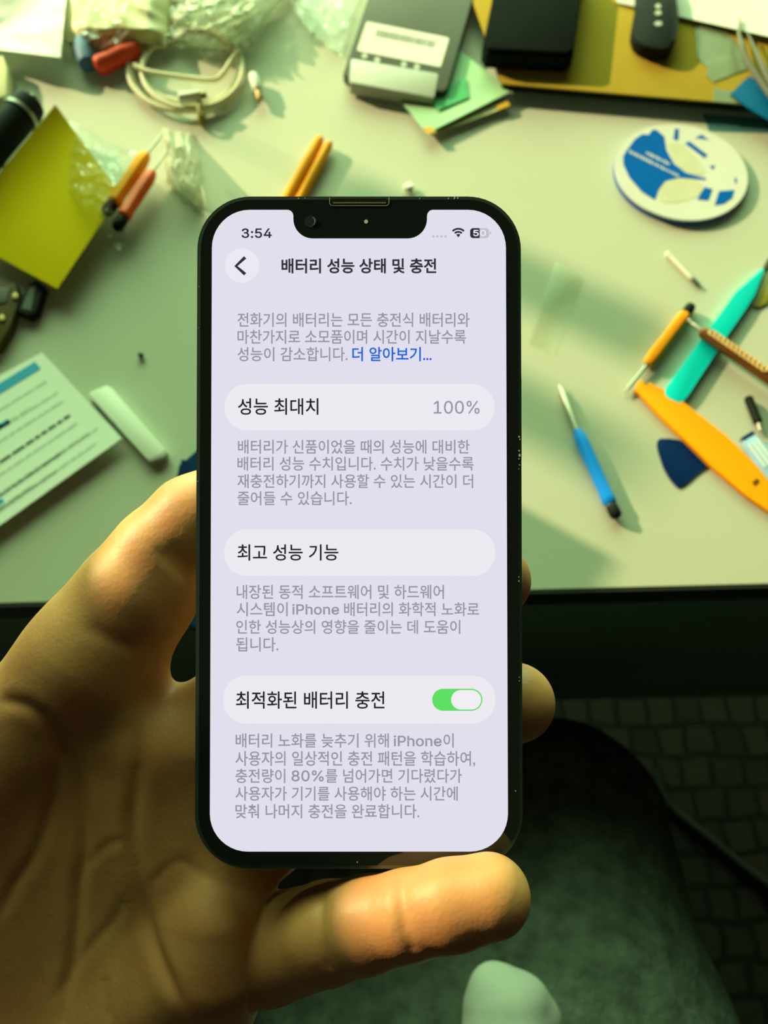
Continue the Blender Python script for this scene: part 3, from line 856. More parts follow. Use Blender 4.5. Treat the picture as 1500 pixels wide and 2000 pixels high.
obj('earpiece_mesh', bm, M['ear_metal'], ear, smooth=0)
M['lens'] = mat('lens_glass', (0.02, 0.03, 0.03), 0.1, coat=1.0)
lens = obj('front_camera', scr_prism(arc_px(607, 433, 12, 0, 340, 17), 0.0, 0.00006), M['lens'], phone)
bm = bmesh.new()
add_tube(bm, [(*PH(x, y), 0.0001) for x, y in arc_px(607, 433, 9, -70, 75, 9)], [0.00004, 0.00010, 0.00014, 0.00018, 0.0002, 0.0002, 0.00018, 0.00014, 0.0001, 0.00004], 6)
bmesh.ops.transform(bm, matrix=PM, verts=bm.verts)
obj('lens_rim', bm, M['grey_plastic'], lens)
obj('sensor_window', scr_prism(arc_px(715, 433, 4, 0, 320, 9), 0.0, 0.00008), M['coaster_white'], phone)
# ------------------------------------------------------------------ the hand
def C3(px, py, d):
    """pixel and depth -> camera-space millimetres (x right, y up, z away)"""
    return np.array([(px - 750) / F * d, -(py - 1000) / F * d, d], np.float32)
def chain(nodes):
    """[(px, py, depth_mm, radius_mm)]"""
    return [(C3(a, b, d), r) for a, b, d, r in nodes]
INDEX = chain([(335, 1475, 191, 12.3), (590, 1272, 190, 10.6), (730, 1130, 188.5, 9.4), (840, 1010, 187, 8.6)])
MIDDLE = chain([(395, 1590, 192, 12.3), (640, 1370, 192, 10.6), (825, 1225, 189, 9.6), (961, 1134, 187, 9.4)])
RING = chain([(420, 1705, 191, 11.6), (660, 1520, 192, 10.2), (860, 1420, 189.5, 9.5), (1006, 1372, 187.5, 9.6)])
PINKY = chain([(440, 1872, 194, 11.0), (530, 1852, 187.0, 12.2), (640, 1821, 175.0, 10.7), (720, 1804, 168, 9.65), (795, 1787, 164, 8.85), (880, 1768, 160.9, 8.9), (956, 1750, 159.5, 8.45)])
THUMB = chain([(176, 1288, 186, 13.3), (260, 1168, 186.5, 12.0), (314, 1081, 187.5, 11.2), (380, 1018, 188.5, 10.9), (455, 968, 188, 9.2)])
PALM = [  # metacarpals and muscle pads
    (C3(-330, 1900, 200), C3(335, 1475, 192), 19, 13.0),
    (C3(-320, 2000, 202), C3(395, 1590, 193), 19, 13.0),
    (C3(-300, 2100, 202), C3(415, 1705, 192), 19, 12.5),
    (C3(-250, 2200, 200), C3(400, 1850, 187), 19, 12.5),
    (C3(-260, 1800, 195), C3(176, 1288, 187), 21, 14.2),
    (C3(-120, 1660, 193), C3(70, 1480, 190), 18, 13.5),
    (C3(-120, 2270, 195), C3(380, 1880, 188), 18, 12.2),
    (C3(250, 1990, 190), C3(400, 1800, 187.5), 14, 11.0),
    (C3(424, 1790, 180.5), C3(420, 1890, 180.5), 10.3, 10.8),
    (C3(250, 1440, 190), C3(300, 1640, 190), 12, 12.5),
    (C3(110, 1390, 189), C3(262, 1175, 187.5), 14.0, 12.0),
]
WRIST = [(C3(-280, 2030, 201), C3(-700, 2330, 206), 27, 30), (C3(-280, 1990, 202), C3(-700, 2280, 206), 26, 30), (C3(-700, 2300, 206), C3(-1250, 2700, 212), 31, 38)]
PHONE_IN = np.array(PM.inverted())
def fsdf(P):
    P = P.astype(np.float32)
    d = None
    for a, b, ra, rb in PALM + WRIST:
        e = sd_cone(P, a, b, ra, rb)
        d = e if d is None else smin(d, e, 7.0)
    c0, c1 = C3(-120, 1455, 191), C3(452, 1940, 191)             # the flat of the palm
    q = np.abs(P - (c0 + c1) / 2) - np.array([abs(c1[0] - c0[0]) / 2, abs(c1[1] - c0[1]) / 2, 6.0], np.float32)
    plate = np.sqrt((np.maximum(q, 0) ** 2).sum(1)) + np.minimum(q.max(1), 0) - 7.0
    d = smin(d, plate, 7.0)
    web = sd_cone(P, C3(185, 1320, 187), C3(285, 1420, 189), 11.0, 10.0)      # web between thumb and forefinger
    d = smin(d, web, 8.0)
    def fing(ch, k=1.2):
        f = None
        for (a, ra), (b, rb) in zip(ch[:-1], ch[1:]):
            e = sd_cone(P, a, b, ra, rb)
            f = e if f is None else smin(f, e, k)
        return f
    th = fing(THUMB, 3.0)
    th = smin(th, sd_cone(P, C3(292, 1150, 186.5), C3(318, 1135, 186.5), 9.6, 9.2), 3.0)
    d = smin(d, th, 9.0)
    fs = [fing(INDEX, 2.5), fing(MIDDLE, 2.5), fing(RING, 2.5)]
    g = smin(smin(fs[0], fs[1], 1.6), fs[2], 1.6)
    d = smin(d, g, 4.0)
    d = smin(d, fing(PINKY, 1.6), 1.2)
    return d
verts, quads = surface_net(fsdf, (-225, -215, 150), (42, 18, 248), 0.8)
def grad(P):
    e = 0.4
    g = np.stack([fsdf(P + np.eye(3, dtype=np.float32)[k] * e) - fsdf(P - np.eye(3, dtype=np.float32)[k] * e) for k in range(3)], -1)
    return g / np.maximum(np.linalg.norm(g, axis=1, keepdims=True), 1e-6)
N_ = grad(verts)
verts = verts - N_ * fsdf(verts)[:, None]
def on_skin(px, py):
    """where the line of sight through a pixel meets the skin"""
    d = np.array([(px - 750) / F, -(py - 1000) / F, 1.0])
    dn = d / np.linalg.norm(d)
    t = 150.0
    for _ in range(80):
        s = float(fsdf((dn * t)[None])[0])
        t += max(s * 0.8, 0.02)
        if s < 0.05 or t > 260: break
    return dn * t
def carve(path, depth, width, k=5):
    """presses a crease along a path of pixels into the skin"""
    global verts
    pts = np.array([on_skin(*p) for p in smooth_path(path, k)])
    dist = np.full(len(verts), 1e9)
    fade = np.ones(len(verts))
    n = len(pts) - 1
    for i in range(n):
        a, b = pts[i], pts[i + 1]
        if np.linalg.norm(a - b) > 12: continue
        dd = b - a
        t = np.clip(((verts - a) @ dd) / max(dd @ dd, 1e-9), 0, 1)
        q = np.linalg.norm(verts - a - t[:, None] * dd, axis=1)
        better = q < dist
        s = (i + t) / n
        fade = np.where(better, np.clip(np.minimum(s, 1 - s) * 6 + 0.25, 0, 1), fade)
        dist = np.minimum(dist, q)
    verts = verts - N_ * (depth * fade * np.exp(-(dist / width) ** 2))[:, None] + N_ * (0.22 * depth * fade * np.exp(-((dist - 2.4 * width) / (1.3 * width)) ** 2))[:, None]
carve([(86, 1400), (138, 1490), (160, 1568), (164, 1661), (153, 1736), (145, 1848), (120, 1990)], 0.79, 1.4)
carve([(269, 1430), (267, 1530), (258, 1609), (265, 1698), (291, 1810), (317, 1885), (365, 1990)], 1.01, 1.6)
carve([(0, 1368), (60, 1382), (110, 1428), (140, 1490)], 0.62, 1.4)
carve([(112, 1475), (105, 1549), (75, 1654), (22, 1740), (0, 1795)], 0.49, 1.3)
carve([(168, 1690), (205, 1655), (235, 1640)], 0.18, 1.0)
carve([(240, 1755), (225, 1795), (160, 1870), (100, 1960)], 0.20, 1.1)
carve([(291, 1735), (325, 1698), (355, 1684), (392, 1706), (470, 1750)], 0.20, 1.2)
carve([(205, 1910), (212, 1995)], 0.28, 1.0)
carve([(170, 1222), (215, 1248), (255, 1262), (305, 1262)], 0.24, 1.6)          # base of the thumb
carve([(326, 1072), (334, 1079), (345, 1090), (376, 1118)], 0.50, 1.9)          # thumb joint
carve([(300, 1068), (330, 1098), (366, 1135)], 0.17, 0.9)
carve([(632, 1742), (626, 1800), (628, 1850), (645, 1902)], 0.63, 1.4)          # little finger joints
carve([(648, 1745), (642, 1800), (644, 1850), (660, 1895)], 0.14, 0.9)
carve([(785, 1716), (788, 1770), (795, 1830), (812, 1862)], 0.42, 1.2)
carve([(778, 1720), (780, 1770), (786, 1825)], 0.11, 0.8)
W4 = np.stack([CR, CU, CF], 0)
wv = EYE + (verts / 1000.0) @ W4
person = net_object('person', wv, quads, M['skin'], origin=PC(-200, 2100, 0.2))
sub = person.modifiers.new('smooth', 'SUBSURF'); sub.levels = 1; sub.render_levels = 1
tag(person, 'seated person in dark fleece trousers, left hand holding the smartphone', 'person')

# clothes of the same person: lap and foot below
def cm(px, py, d):
    return np.array(PC(px, py, d), np.float32)
LAP = [(cm(1095, 1610, 0.60), cm(1085, 2150, 0.50), 0.080, 0.116), (cm(1085, 2150, 0.50), cm(1000, 3000, 0.52), 0.116, 0.13),
       (cm(700, 1720, 0.62), cm(760, 2150, 0.53), 0.075, 0.095), (cm(760, 2150, 0.53), cm(860, 3000, 0.54), 0.095, 0.13),
       (cm(900, 1900, 0.60), cm(930, 2500, 0.55), 0.06, 0.10)]
def lap(P):
    d = None
    for a, b, ra, rb in LAP:
        e = sd_cone(P, a, b, ra, rb)
        d = e if d is None else smin(d, e, 0.045)
    return d
lo = np.min([np.minimum(a - ra, b - rb) for a, b, ra, rb in LAP], 0) - 0.03
hi = np.max([np.maximum(a + ra, b + rb) for a, b, ra, rb in LAP], 0) + 0.03
lv, lq = surface_net(lap, lo, hi, 0.007)
lv = np.array([v + 0.004 * np.array(noise.noise_vector(Vector(v) * 9)) for v in lv])
net_object('trousers', lv, lq, M['fleece'], person)
SOCK = [(cm(985, 1978, 0.40), cm(1010, 2400, 0.36), 0.0215, 0.034), (cm(962, 1925, 0.402), cm(985, 2000, 0.40), 0.0108, 0.019),
        (cm(1030, 1955, 0.402), cm(1010, 2040, 0.398), 0.0115, 0.020), (cm(1058, 1990, 0.402), cm(1035, 2080, 0.398), 0.0105, 0.02)]
def sockf(P):
    d = None
    for a, b, ra, rb in SOCK:
        e = sd_cone(P, a, b, ra, rb)
        d = e if d is None else smin(d, e, 0.006)
    return d
lo = np.min([np.minimum(a - ra, b - rb) for a, b, ra, rb in SOCK], 0) - 0.01
hi = np.max([np.maximum(a + ra, b + rb) for a, b, ra, rb in SOCK], 0) + 0.01
sv, sqd = surface_net(sockf, lo, hi, 0.002)
so = net_object('sock', sv, sqd, M['sock'], person)
so['label'] = 'pale sock toe'

# ------------------------------------------------------------------ tools on the right of the desk
def driver(name, label, cap, hs, he, tip, rh, rs, m, mc=None, hz=0.0, ferrule=False, facets=6):
    """precision screwdriver lying on the desk, given by pixels: cap, handle start, handle end, shaft tip"""
    z = hz + rh + 0.0002
    c, a, b, t = T(*cap, z), T(*hs, z), T(*he, z), T(*tip, z - rh * 0.35)
    r = thing(name, label, 'screwdriver', Vector(((a.x + b.x) / 2, (a.y + b.y) / 2, TZ + hz)))
    obj('handle', lathe(a, b, [(0, rh * 0.75), (0.03, rh), (0.1, rh), (0.16, rh * 0.92), (0.5, rh * 0.95), (0.8, rh), (0.93, rh * 0.86), (1, rh * 0.6)], 24, facets), m, r)
    d = (a - c); u = d.normalized()
    cp = lathe(c - u * rh * 0.75, a + u * 0.0005, [(0, rh * 0.55), (0.12, rh * 0.8), (0.35, rh * 0.88), (0.8, rh * 0.85), (1, rh * 0.6)], 20)
    obj('swivel_cap', cp, mc or M['black'], r)
    sh = obj('shaft', lathe(b - (t - b) * 0.03, t, [(0, rs), (0.82, rs), (0.88, rs * 0.65), (1, rs * 0.45)], 14), M['steel'], r)
    if ferrule:
        obj('ferrule', lathe(c + u * rh * 0.3, a, [(0, rh * 0.7), (0.5, rh * 0.8), (1, rh * 0.7)], 16), M['steel'], r)
    return r
driver('screwdriver', 'blue screwdriver with thick pale shaft, lying alone right of the phone', (1201, 1002), (1193, 986), (1127, 840), (1093, 753), 0.0042, 0.0022, M['blue'], ferrule=True)
driver('screwdriver', 'orange screwdriver with black cap beside the teal pry tool', (1347, 602), (1339, 614), (1264, 712), (1220, 767), 0.0041, 0.0012, M['orange'])

q4 = lambda pts: [(1000 + x / 3, 440 + y / 3) for x, y in pts]
teal = thing('pry_tool', 'teal plastic pry tool lying under the brown pick', 'pry tool', T(1390, 660))
obj('blade', px_prism(q4([(896, 962), (893, 988), (912, 1012), (978, 1041), (1010, 1030), (1040, 985), (1265, 640), (1350, 520), (1432, 400), (1482, 262), (1470, 245), (1310, 392), (1160, 600), (1040, 760)]), 0.0004, 0.0045, 0.0012), M['teal'], teal)
obj('tip', px_prism(q4([(1482, 262), (1470, 245), (1500, 195), (1560, 120), (1570, 130), (1520, 230)]), 0.0006, 0.003, 0.0005), M['grey_plastic'], teal)
solo('flat_tool', 'olive yellow flat tool at the right edge beside the teal pry tool', 'tool', px_prism(q4([(1500, 262), (1440, 400), (1408, 470), (1440, 480), (1490, 460), (1580, 330), (1580, 240)]), 0.0001, 0.0016, 0.0004), M['olive'])

pick = thing('metal_pick', 'brown metal pick with a row of small rings, lying across the teal tool', 'pick', T(1440, 690))
a, b = T(1368, 645, 0.0085), T(1530, 757, 0.0085)
obj('handle', lathe(a, b, [(0, 0.0018), (0.02, 0.0036), (0.06, 0.0042), (0.5, 0.0042), (1, 0.0042)], 18), M['brass'], pick)
for k in range(13):
    f = 0.12 + 0.052 * k
    p = a.lerp(b, f) + Vector((0, 0, 0.0042))
    bm = bmesh.new()
    add_tube(bm, [p + Vector((0.0020 * math.cos(2 * math.pi * t / 14), 0.0020 * math.sin(2 * math.pi * t / 14), 0)) for t in range(14)], 0.00065, 6, closed=True)
    obj('ring', bm, M['brass_ring'], pick)
obj('shaft', lathe(T(1347, 628, 0.0075), a, [(0, 0.0006), (0.1, 0.001), (1, 0.0012)], 12), M['steel'], pick)
bm = bmesh.new(); bmesh.ops.create_uvsphere(bm, u_segments=12, v_segments=8, radius=0.0017); bmesh.ops.translate(bm, verts=bm.verts, vec=T(1347, 627, 0.0075))
obj('ball_tip', bm, M['steel'], pick)

ysp = thing('pry_tool', 'long yellow plastic pry tool with forked tip', 'pry tool', T(1390, 870))
obj('blade', px_prism(q4([(722, 962), (735, 925), (748, 905), (775, 908), (770, 935), (790, 950), (806, 918), (905, 968), (1010, 1040), (1250, 1228), (1500, 1468), (1640, 1610), (1640, 1790), (1500, 1668), (1370, 1580), (1160, 1402), (1030, 1272), (850, 1100), (770, 1010)]), 0.0012, 0.0042, 0.0008), M['yellow_plastic'], ysp)
obj('mark', px_prism(q4([(1405, 1505), (1435, 1480), (1455, 1500), (1425, 1532)]), 0.0042, 0.00435), M['brass'], ysp)

solo('guitar_pick', 'navy blue triangular opening pick half under the yellow pry tool', 'pick', px_prism(q4([(880, 1248), (1030, 1275), (1150, 1392), (1090, 1452), (1000, 1528), (960, 1524), (900, 1440), (866, 1350), (850, 1282)]), 0.0002, 0.0011, 0.0002, dense=3), M['navy'])

stub = thing('screw_bit', 'short black ridged bit at the right edge above the pale blue piece', 'bit', T(1470, 800))
obj('barrel', lathe(T(1461, 776, 0.003), T(1481, 826, 0.003), [(0, 0.0022), (0.08, 0.003)] + [(0.15 + 0.07 * k, 0.003 if k % 2 else 0.0026) for k in range(11)] + [(0.95, 0.003), (1, 0.0022)], 14), M['black'], stub)
obj('shank', lathe(T(1481, 826, 0.003), T(1485, 842, 0.003), [(0, 0.0016), (1, 0.0014)], 10), M['steel'], stub)

clip = thing('plastic_clip', 'pale blue striped plastic piece at the right edge beside the yellow tool', 'clip', T(1485, 885))
obj('body', px_prism([(1452, 858), (1474, 846), (1496, 868), (1530, 905), (1530, 960), (1500, 935), (1470, 897)], 0.0003, 0.005, 0.001), M['pale_blue'], clip)
obj('dark_end', px_prism([(1450, 853), (1471, 840), (1476, 847), (1454, 860)], 0.0003, 0.0053, 0.0006), M['navy'], clip)
bm = bmesh.new()
for s in (0, 14, 27):
    add_tube(bm, [T(1462 + s * .6, 868 - s * .35, 0.0053), T(1495 + s * .6, 912 - s * .35, 0.0053)], 0.0006, 6)
obj('highlight_line', bm, M['white_plastic'], clip)  # white lines stand in for the highlights on the blue piece

bit = thing('screw_bit', 'thin clear and silver bit lying alone above the orange screwdriver', 'bit', T(1335, 530))
obj('barrel', lathe(T(1302, 494, 0.002), T(1352, 545, 0.002), [(0, 0.0012), (0.06, 0.0019)] + [(0.12 + 0.06 * k, 0.0018 if k % 2 else 0.0014) for k in range(14)] + [(1, 0.001)], 12), M['white_plastic'], bit)
obj('tip', lathe(T(1352, 545, 0.002), T(1369, 563, 0.0016), [(0, 0.0013), (0.5, 0.0016), (1, 0.0005)], 10), M['grey_plastic'], bit)

solo('clear_film', 'clear rectangular film lying on the desk just right of the phone', 'film', px_prism([(1085, 510), (1142, 545), (1082, 690), (1033, 670)], 0.0006, 0.0011, 0.0001), M['film_thin'])

# coaster --------------------------------------------------------------
cc = T(1330, 333, 0.005)
RC = 0.0489
coaster = thing('coaster', 'round blue and white printed coaster on the desk', 'coaster', (cc.x, cc.y, TZ))
def disc(r, z0, z1, bev=0.0, n=72):
    return prism([(cc.x + r * math.cos(2 * math.pi * k / n), cc.y + r * math.sin(2 * math.pi * k / n)) for k in range(n)], z0, z1, bev)
obj('base', disc(RC, TZ + 0.0002, TZ + 0.0034, 0.0005), M['coaster_blue'], coaster)
face = obj('face', disc(RC, TZ + 0.0030, TZ + 0.0050, 0.0007), M['coaster_white'], coaster)
q3 = lambda pts: [(1000 + x / 3, y / 3) for x, y in pts]
bm = bmesh.new()
for pl in ([(668, 885), (720, 815), (765, 785), (800, 790), (825, 757), (850, 762), (892, 800), (905, 880), (950, 960), (1020, 1012), (1080, 1030), (1140, 1045), (1130, 1054), (980, 1040), (900, 1062), (860, 1110), (838, 1172), (760, 1122), (690, 1042), (652, 962), (652, 915)],
           [(955, 752), (978, 756), (974, 822), (946, 815)], [(1012, 838), (1040, 828), (1146, 908), (1128, 925)],
           [(1075, 808), (1110, 788), (1155, 820), (1110, 812)], [(1158, 972), (1190, 968), (1178, 994)],
           [(1085, 1168), (1130, 1095), (1176, 1108), (1150, 1175)], [(1186, 1203), (1213, 1120), (1304, 1112), (1290, 1160), (1240, 1195)],
           [(1305, 1040), (1318, 1045), (1316, 1075), (1306, 1070)]):
    px_prism(q3(pl), 0.0050, 0.0052, 0, bm)
obj('blue_print', bm, M['coaster_blue'], face, smooth=0)
bm = bmesh.new()
for pl in ([(912, 850), (985, 840), (1075, 920), (1130, 1005), (1085, 1025), (1010, 995), (950, 945)], [(880, 1075), (960, 1050), (1090, 1062), (1120, 1110), (1050, 1165), (930, 1190), (860, 1165)]):
    px_prism(q3(pl), 0.0050, 0.00515, 0, bm, dense=3)
obj('cream_print', bm, M['coaster_cream'], face, smooth=0)  # cream areas of the printed artwork
bm = bmesh.new()
random.seed(5)
for (xa, ya, xb, yb, n) in ((685, 885, 978, 1032, 17), (785, 893, 925, 962, 9)):
    for k in range(n):
        f = (k + 0.5) / n
        x, y = xa + (xb - xa) * f, ya + (yb - ya) * f
        w, h = 5.5, random.choice((15, 19, 23))
        px_prism(q3([(x - w, y - h / 2), (x + w, y - h / 2 + 4), (x + w, y + h / 2), (x - w, y + h / 2 - 4)]), 0.0050, 0.0053, 0, bm)
obj('lettering', bm, M['coaster_white'], face, smooth=0)

# board with things on it -------------------------------------------------
BH = 0.0115
board = thing('board', 'kraft brown board with a black rim along the back of the desk', 'board', T(1200, 100))
obj('rim', px_prism([(885, -120), (982, 166), (1503, 211), (1700, 228), (1700, -120)], BH - 0.006, BH - 0.0012, 0.0006), M['black'], board)
obj('base', px_prism([(887, -120), (978, 150), (1502, 193), (1700, 209), (1700, -120)], 0.0003, BH - 0.006), M['black'], board)
obj('top_sheet', px_prism([(880, -120), (980, 163), (1500, 207), (1700, 224), (1700, -120)], BH - 0.0012, BH, 0.0003), M['kraft'], board)
case = thing('case', 'thick black case lying on the brown board', 'case', T(1040, 60, BH))
obj('body', px_prism([(973, -60), (942, 92), (950, 104), (1105, 112), (1120, 104), (1144, -60)], BH, BH + 0.013, 0.002), M['black_soft'], case)
obj('lid', px_prism([(973, -60), (945, 84), (953, 94), (1106, 101), (1120, 94), (1142, -60)], BH + 0.0128, BH + 0.016, 0.0014), M['black_soft'], case)
fob = thing('key_fob', 'black car key fob with grey button symbols on the brown board', 'key fob', T(1285, 50, BH))
obj('shell', px_prism([(1250, -40), (1246, 0), (1238, 45), (1239, 72), (1258, 88), (1291, 95), (1316, 86), (1325, 43), (1321, 0), (1314, -40)], BH, BH + 0.011, 0.0035, dense=3), M['black'], fob)
for y, w in ((12, 6), (25, 7), (46, 8)):
    obj('button_symbol', px_prism([(1285 - w, y), (1283, y - 5), (1287 + w - 3, y - 4), (1285 + w, y + 2), (1284, y + 5)], BH + 0.0109, BH + 0.0113), M['grey_light'], fob)
solo('paper_sheet', 'white paper sheet at the top right corner beside the key fob', 'paper', patch([(1195, -90), (1205, 5), (1505, 72), (1700, -90)], lambda u, v: BH + 0.0012 + 0.004 * v * u + 0.002 * math.sin(3 * u), 14, 14), M['paper'])
solo('film_scrap', 'grey green film scrap with torn edges on the brown board', 'film', px_prism([(1358, 46), (1410, 57), (1433, 77), (1463, 133), (1420, 150), (1393, 160), (1379, 147), (1383, 132), (1363, 113)], BH + 0.0002, BH + 0.0007), M['film_green'])
solo('film_scrap', 'small grey green film strip at the board edge below the torn scrap', 'film', px_prism([(1395, 172), (1430, 178), (1452, 198), (1470, 204), (1393, 198)], BH + 0.0002, BH + 0.0006), M['film_green'])
tw = thing('tweezers', 'steel tweezers pointing up at the top right of the desk', 'tweezers', T(1470, 120, BH))
for pth, w in (([(1446, 36), (1443, 63), (1449, 90), (1459, 118), (1500, 180), (1560, 260)], 0.0022), ([(1459, 62), (1474, 95), (1492, 135), (1520, 190), (1562, 258)], 0.0022)):
    bm = bmesh.new()
    pp = smooth_path(pth, 4)
    P3 = [T(x, y, BH + 0.008 - 0.004 * abs(i / len(pp) - 0.4)) for i, (x, y) in enumerate(pp)]
    add_tube(bm, P3, [0.0006 + (w - 0.0006) * min(1, i / 8) for i in range(len(P3))], 8)
    obj('arm', bm, M['tweezer'], tw)
solo('blue_card', 'dark teal blue plastic card sticking out over the board edge', 'card', px_prism([(1427, 182), (1463, 148), (1482, 158), (1505, 190), (1620, 260), (1620, 300), (1505, 236), (1457, 208)], BH + 0.001, BH + 0.002, 0.0003), M['teal_film'])
solo('blue_film', 'pale translucent blue film on the desk below the board edge', 'film', px_prism([(1372, 222), (1505, 232), (1620, 240), (1620, 268), (1505, 258), (1385, 254)], 0.0003, 0.0008), M['film_blue'])

# ------------------------------------------------------------------ top middle
q2 = lambda pts: [(500 + x / 2.5, y / 2.5) for x, y in pts]
DH = 0.012
hd = thing('hard_drive', 'dark grey drive module with white barcode label and pale end strip', 'drive', T(790, 90))
obj('body', px_prism([(736, -60), (718, 0), (670, 142), (678, 150), (866, 178), (874, 170), (922, 0), (938, -60)], 0.003, DH, 0.0012), M['grey_plastic'], hd)
lb = obj('label', px_prism(q2([(545, 105), (935, 183), (942, 190), (903, 320), (896, 326), (500, 248), (494, 240), (538, 110)]), DH, DH + 0.0002), M['paper'], hd)
bm = bmesh.new()
random.seed(2)
f = 0.0
while f < 0.97:
    w = random.uniform(0.008, 0.03)
    x, y = 590 + 290 * f, 143 + 58 * f
    dx = 290 * w * 0.8
    px_prism(q2([(x, y), (x + dx, y + dx * 0.2), (x + dx - 7, y + dx * 0.2 + 34), (x - 7, y + 34)]), DH + 0.0002, DH + 0.0003, 0, bm)
    f += w + random.uniform(0.006, 0.016)
obj('barcode', bm, M['print_black'], lb, smooth=0)
obj('end_strip', px_prism(q2([(470, 285), (885, 358), (890, 366), (872, 470), (864, 476), (458, 402), (455, 392), (462, 292)]), 0.002, DH + 0.0004, 0.0008), M['grey_light'], hd)
for x, y in ((530, 272), (592, 292), (722, 313), (786, 325)):
    obj('screw', px_prism(q2(arc_px(x, y, 15, 0, 330, 11)), DH - 0.0002, DH + 0.0003), M['grey_light'], hd)

gp = solo('paper_slip', 'cream paper slip with an ochre corner under the green slip', 'paper', patch([(815, 190), (848, 263), (996, 206), (930, 130)], lambda u, v: 0.0015 + 0.003 * u, 8, 8), M['cream_paper'])
obj('ochre_corner', patch([(968, 206), (974, 214), (997, 206), (990, 196)], lambda u, v: 0.0052, 2, 2, 0.0002), M['ochre'], gp)
gs = solo('paper_slip', 'green printed paper slip sticking out from under the drive module', 'paper', patch([(772, 185), (834, 260), (999, 178), (900, 100)], lambda u, v: 0.005 + 0.0025 * u * u + 0.002 * (1 - u) * v, 12, 10), M['green_paper'])
obj('green_print', patch([(838, 195), (856, 215), (916, 190), (908, 150)], lambda u, v: 0.0078, 5, 5, 0.0002), M['deep_green'], gs)
obj('ochre_corner', patch([(826, 250), (834, 261), (852, 258), (842, 246)], lambda u, v: 0.0083, 3, 3, 0.0002), M['ochre'], gs)

for lab, (xa, ya), (xb, yb), w in (('left one of two orange plastic pry sticks above the phone', (627, 268), (528, 450), 0.0040), ('right one of two orange plastic pry sticks above the phone', (645, 277), (560, 440), 0.0034)):
    a, b = T(xa, ya, 0.006), T(xb, yb, 0.004)
    s_ = solo('pry_stick', lab, 'pry stick', lathe(a, b, [(0, w * 0.45), (0.02, w * 0.8), (0.06, w), (0.4, w * 1.08), (0.9, w * 1.1), (1, w * 0.7)], 16), M['amber'], group='orange pry sticks above the phone')
bm = bmesh.new(); bmesh.ops.create_icosphere(bm, subdivisions=2, radius=0.0042)
for v in bm.verts: v.co = v.co * (1 + 0.35 * noise.noise(v.co * 400)); v.co.z *= 0.5
bmesh.ops.translate(bm, verts=bm.verts, vec=T(799, 366, 0.003))
solo('plastic_crumb', 'small white plastic crumb on the desk above the phone', 'crumb', bm, M['white_plastic'])

# ------------------------------------------------------------------ top left
rc = 0.0021
cab = thing('charging_cable', 'coiled white charging cable with two metal tipped plugs', 'cable', T(370, 150))
pts = []
for k in range(150):
    th = 2 * math.pi * k / 44 + 2.2
    f = k / 149
    rx, ry = 116 - 20 * abs(math.sin(f * 5.1)), 92 - 20 * abs(math.sin(f * 4.3 + 0.6))
    cx_, cy_ = 368 + 6 * math.sin(f * 9), 132 + 7 * math.cos(f * 7)
    pts.append(T(cx_ + rx * math.cos(th), cy_ + ry * math.sin(th), 0.002 + 0.0060 * f))
e = pts[-1]
bm = bmesh.new(); add_tube(bm, pts, rc, 10)
obj('cord', bm, M['cable'], cab)
bm = bmesh.new(); add_tube(bm, [T(x, y, 0.010) for x, y in smooth_path([(262, 128), (290, 140), (350, 150), (412, 157), (432, 148), (452, 118), (468, 98)], 4)], rc, 10)
obj('cord', bm, M['cable'], cab)
def plug(p0, p1, p2, h):
    pl = obj('plug', lathe(T(*p0, h), T(*p1, h), [(0, 0.0022), (0.05, 0.0038), (0.3, 0.0042), (0.95, 0.0042), (1, 0.0036)], 16), M['white_plastic'], cab)
    obj('plug_tip', lathe(T(*p1, h), T(*p2, h), [(0, 0.0028), (0.9, 0.0028), (1, 0.0022)], 14), M['gold'], pl)
plug((348, 193), (392, 187), (404, 185), 0.0135)
plug((494, 146), (504, 178), (508, 196), 0.007)
bm = bmesh.new()
ct = T(392, 218, 0.006)
dd = (T(392, 240) - T(392, 200)).normalized()
add_tube(bm, [ct + dd * (0.013 * math.cos(2 * math.pi * k / 20)) + Vector((0, 0, 0.006 * math.sin(2 * math.pi * k / 20))) for k in range(20)], 0.0016, 8, closed=True)
obj('cable_tie', bm, M['olive'], cab)

# packet, bags, handles sticking out
pk = solo('packet', 'pale yellow soft packet lying in the clear bags at the top', 'packet', bag_mesh([(130, -70), (126, 88), (330, 92), (345, -70)], 0.0045, 3.3, 0.0085, 30, 24, 2.0, 0.02, 2.4), M['packet'], smooth=180)
solo('plastic_bag', 'white plastic bag at the top left corner, its lower edge lifted', 'bag', patch([(-140, -60), (-140, 80), (118, 112), (134, -60)], lambda u, v: 0.012 + 0.006 * math.sin(2.2 * u + 3 * v) ** 2 + 0.002 * noise.noise(Vector((u * 6, v * 6, 2))), 24, 20), M['bag_white'])
solo('plastic_bag', 'cloudy crumpled plastic bag above the coiled cable', 'bag', bag_mesh([(318, -60), (328, 84), (462, 88), (606, -60)], 0.018, 4.2, 0.008, 46, 34, 5.5, 0.05), M['bag_grey'])
solo('plastic_bag', 'clear zip bag hanging down beside the grey drive module', 'bag', bag_mesh([(545, -60), (575, 22), (668, 114), (716, -60)], 0.016, 8.8, 0.003, 40, 30, 5.0, 0.05), M['bag_clear'])
bs = solo('plastic_bag', 'clear bag lying over the red and blue handles', 'bag', bag_mesh([(124, -30), (134, 112), (262, 112), (300, -30)], 0.017, 1.7, 0.004, 40, 34, 5.0, 0.06, 0.5), M['bag_clear'])
rh = thing('hand_tool', 'red tool handle poking out below the pale yellow packet', 'tool', T(230, 112))
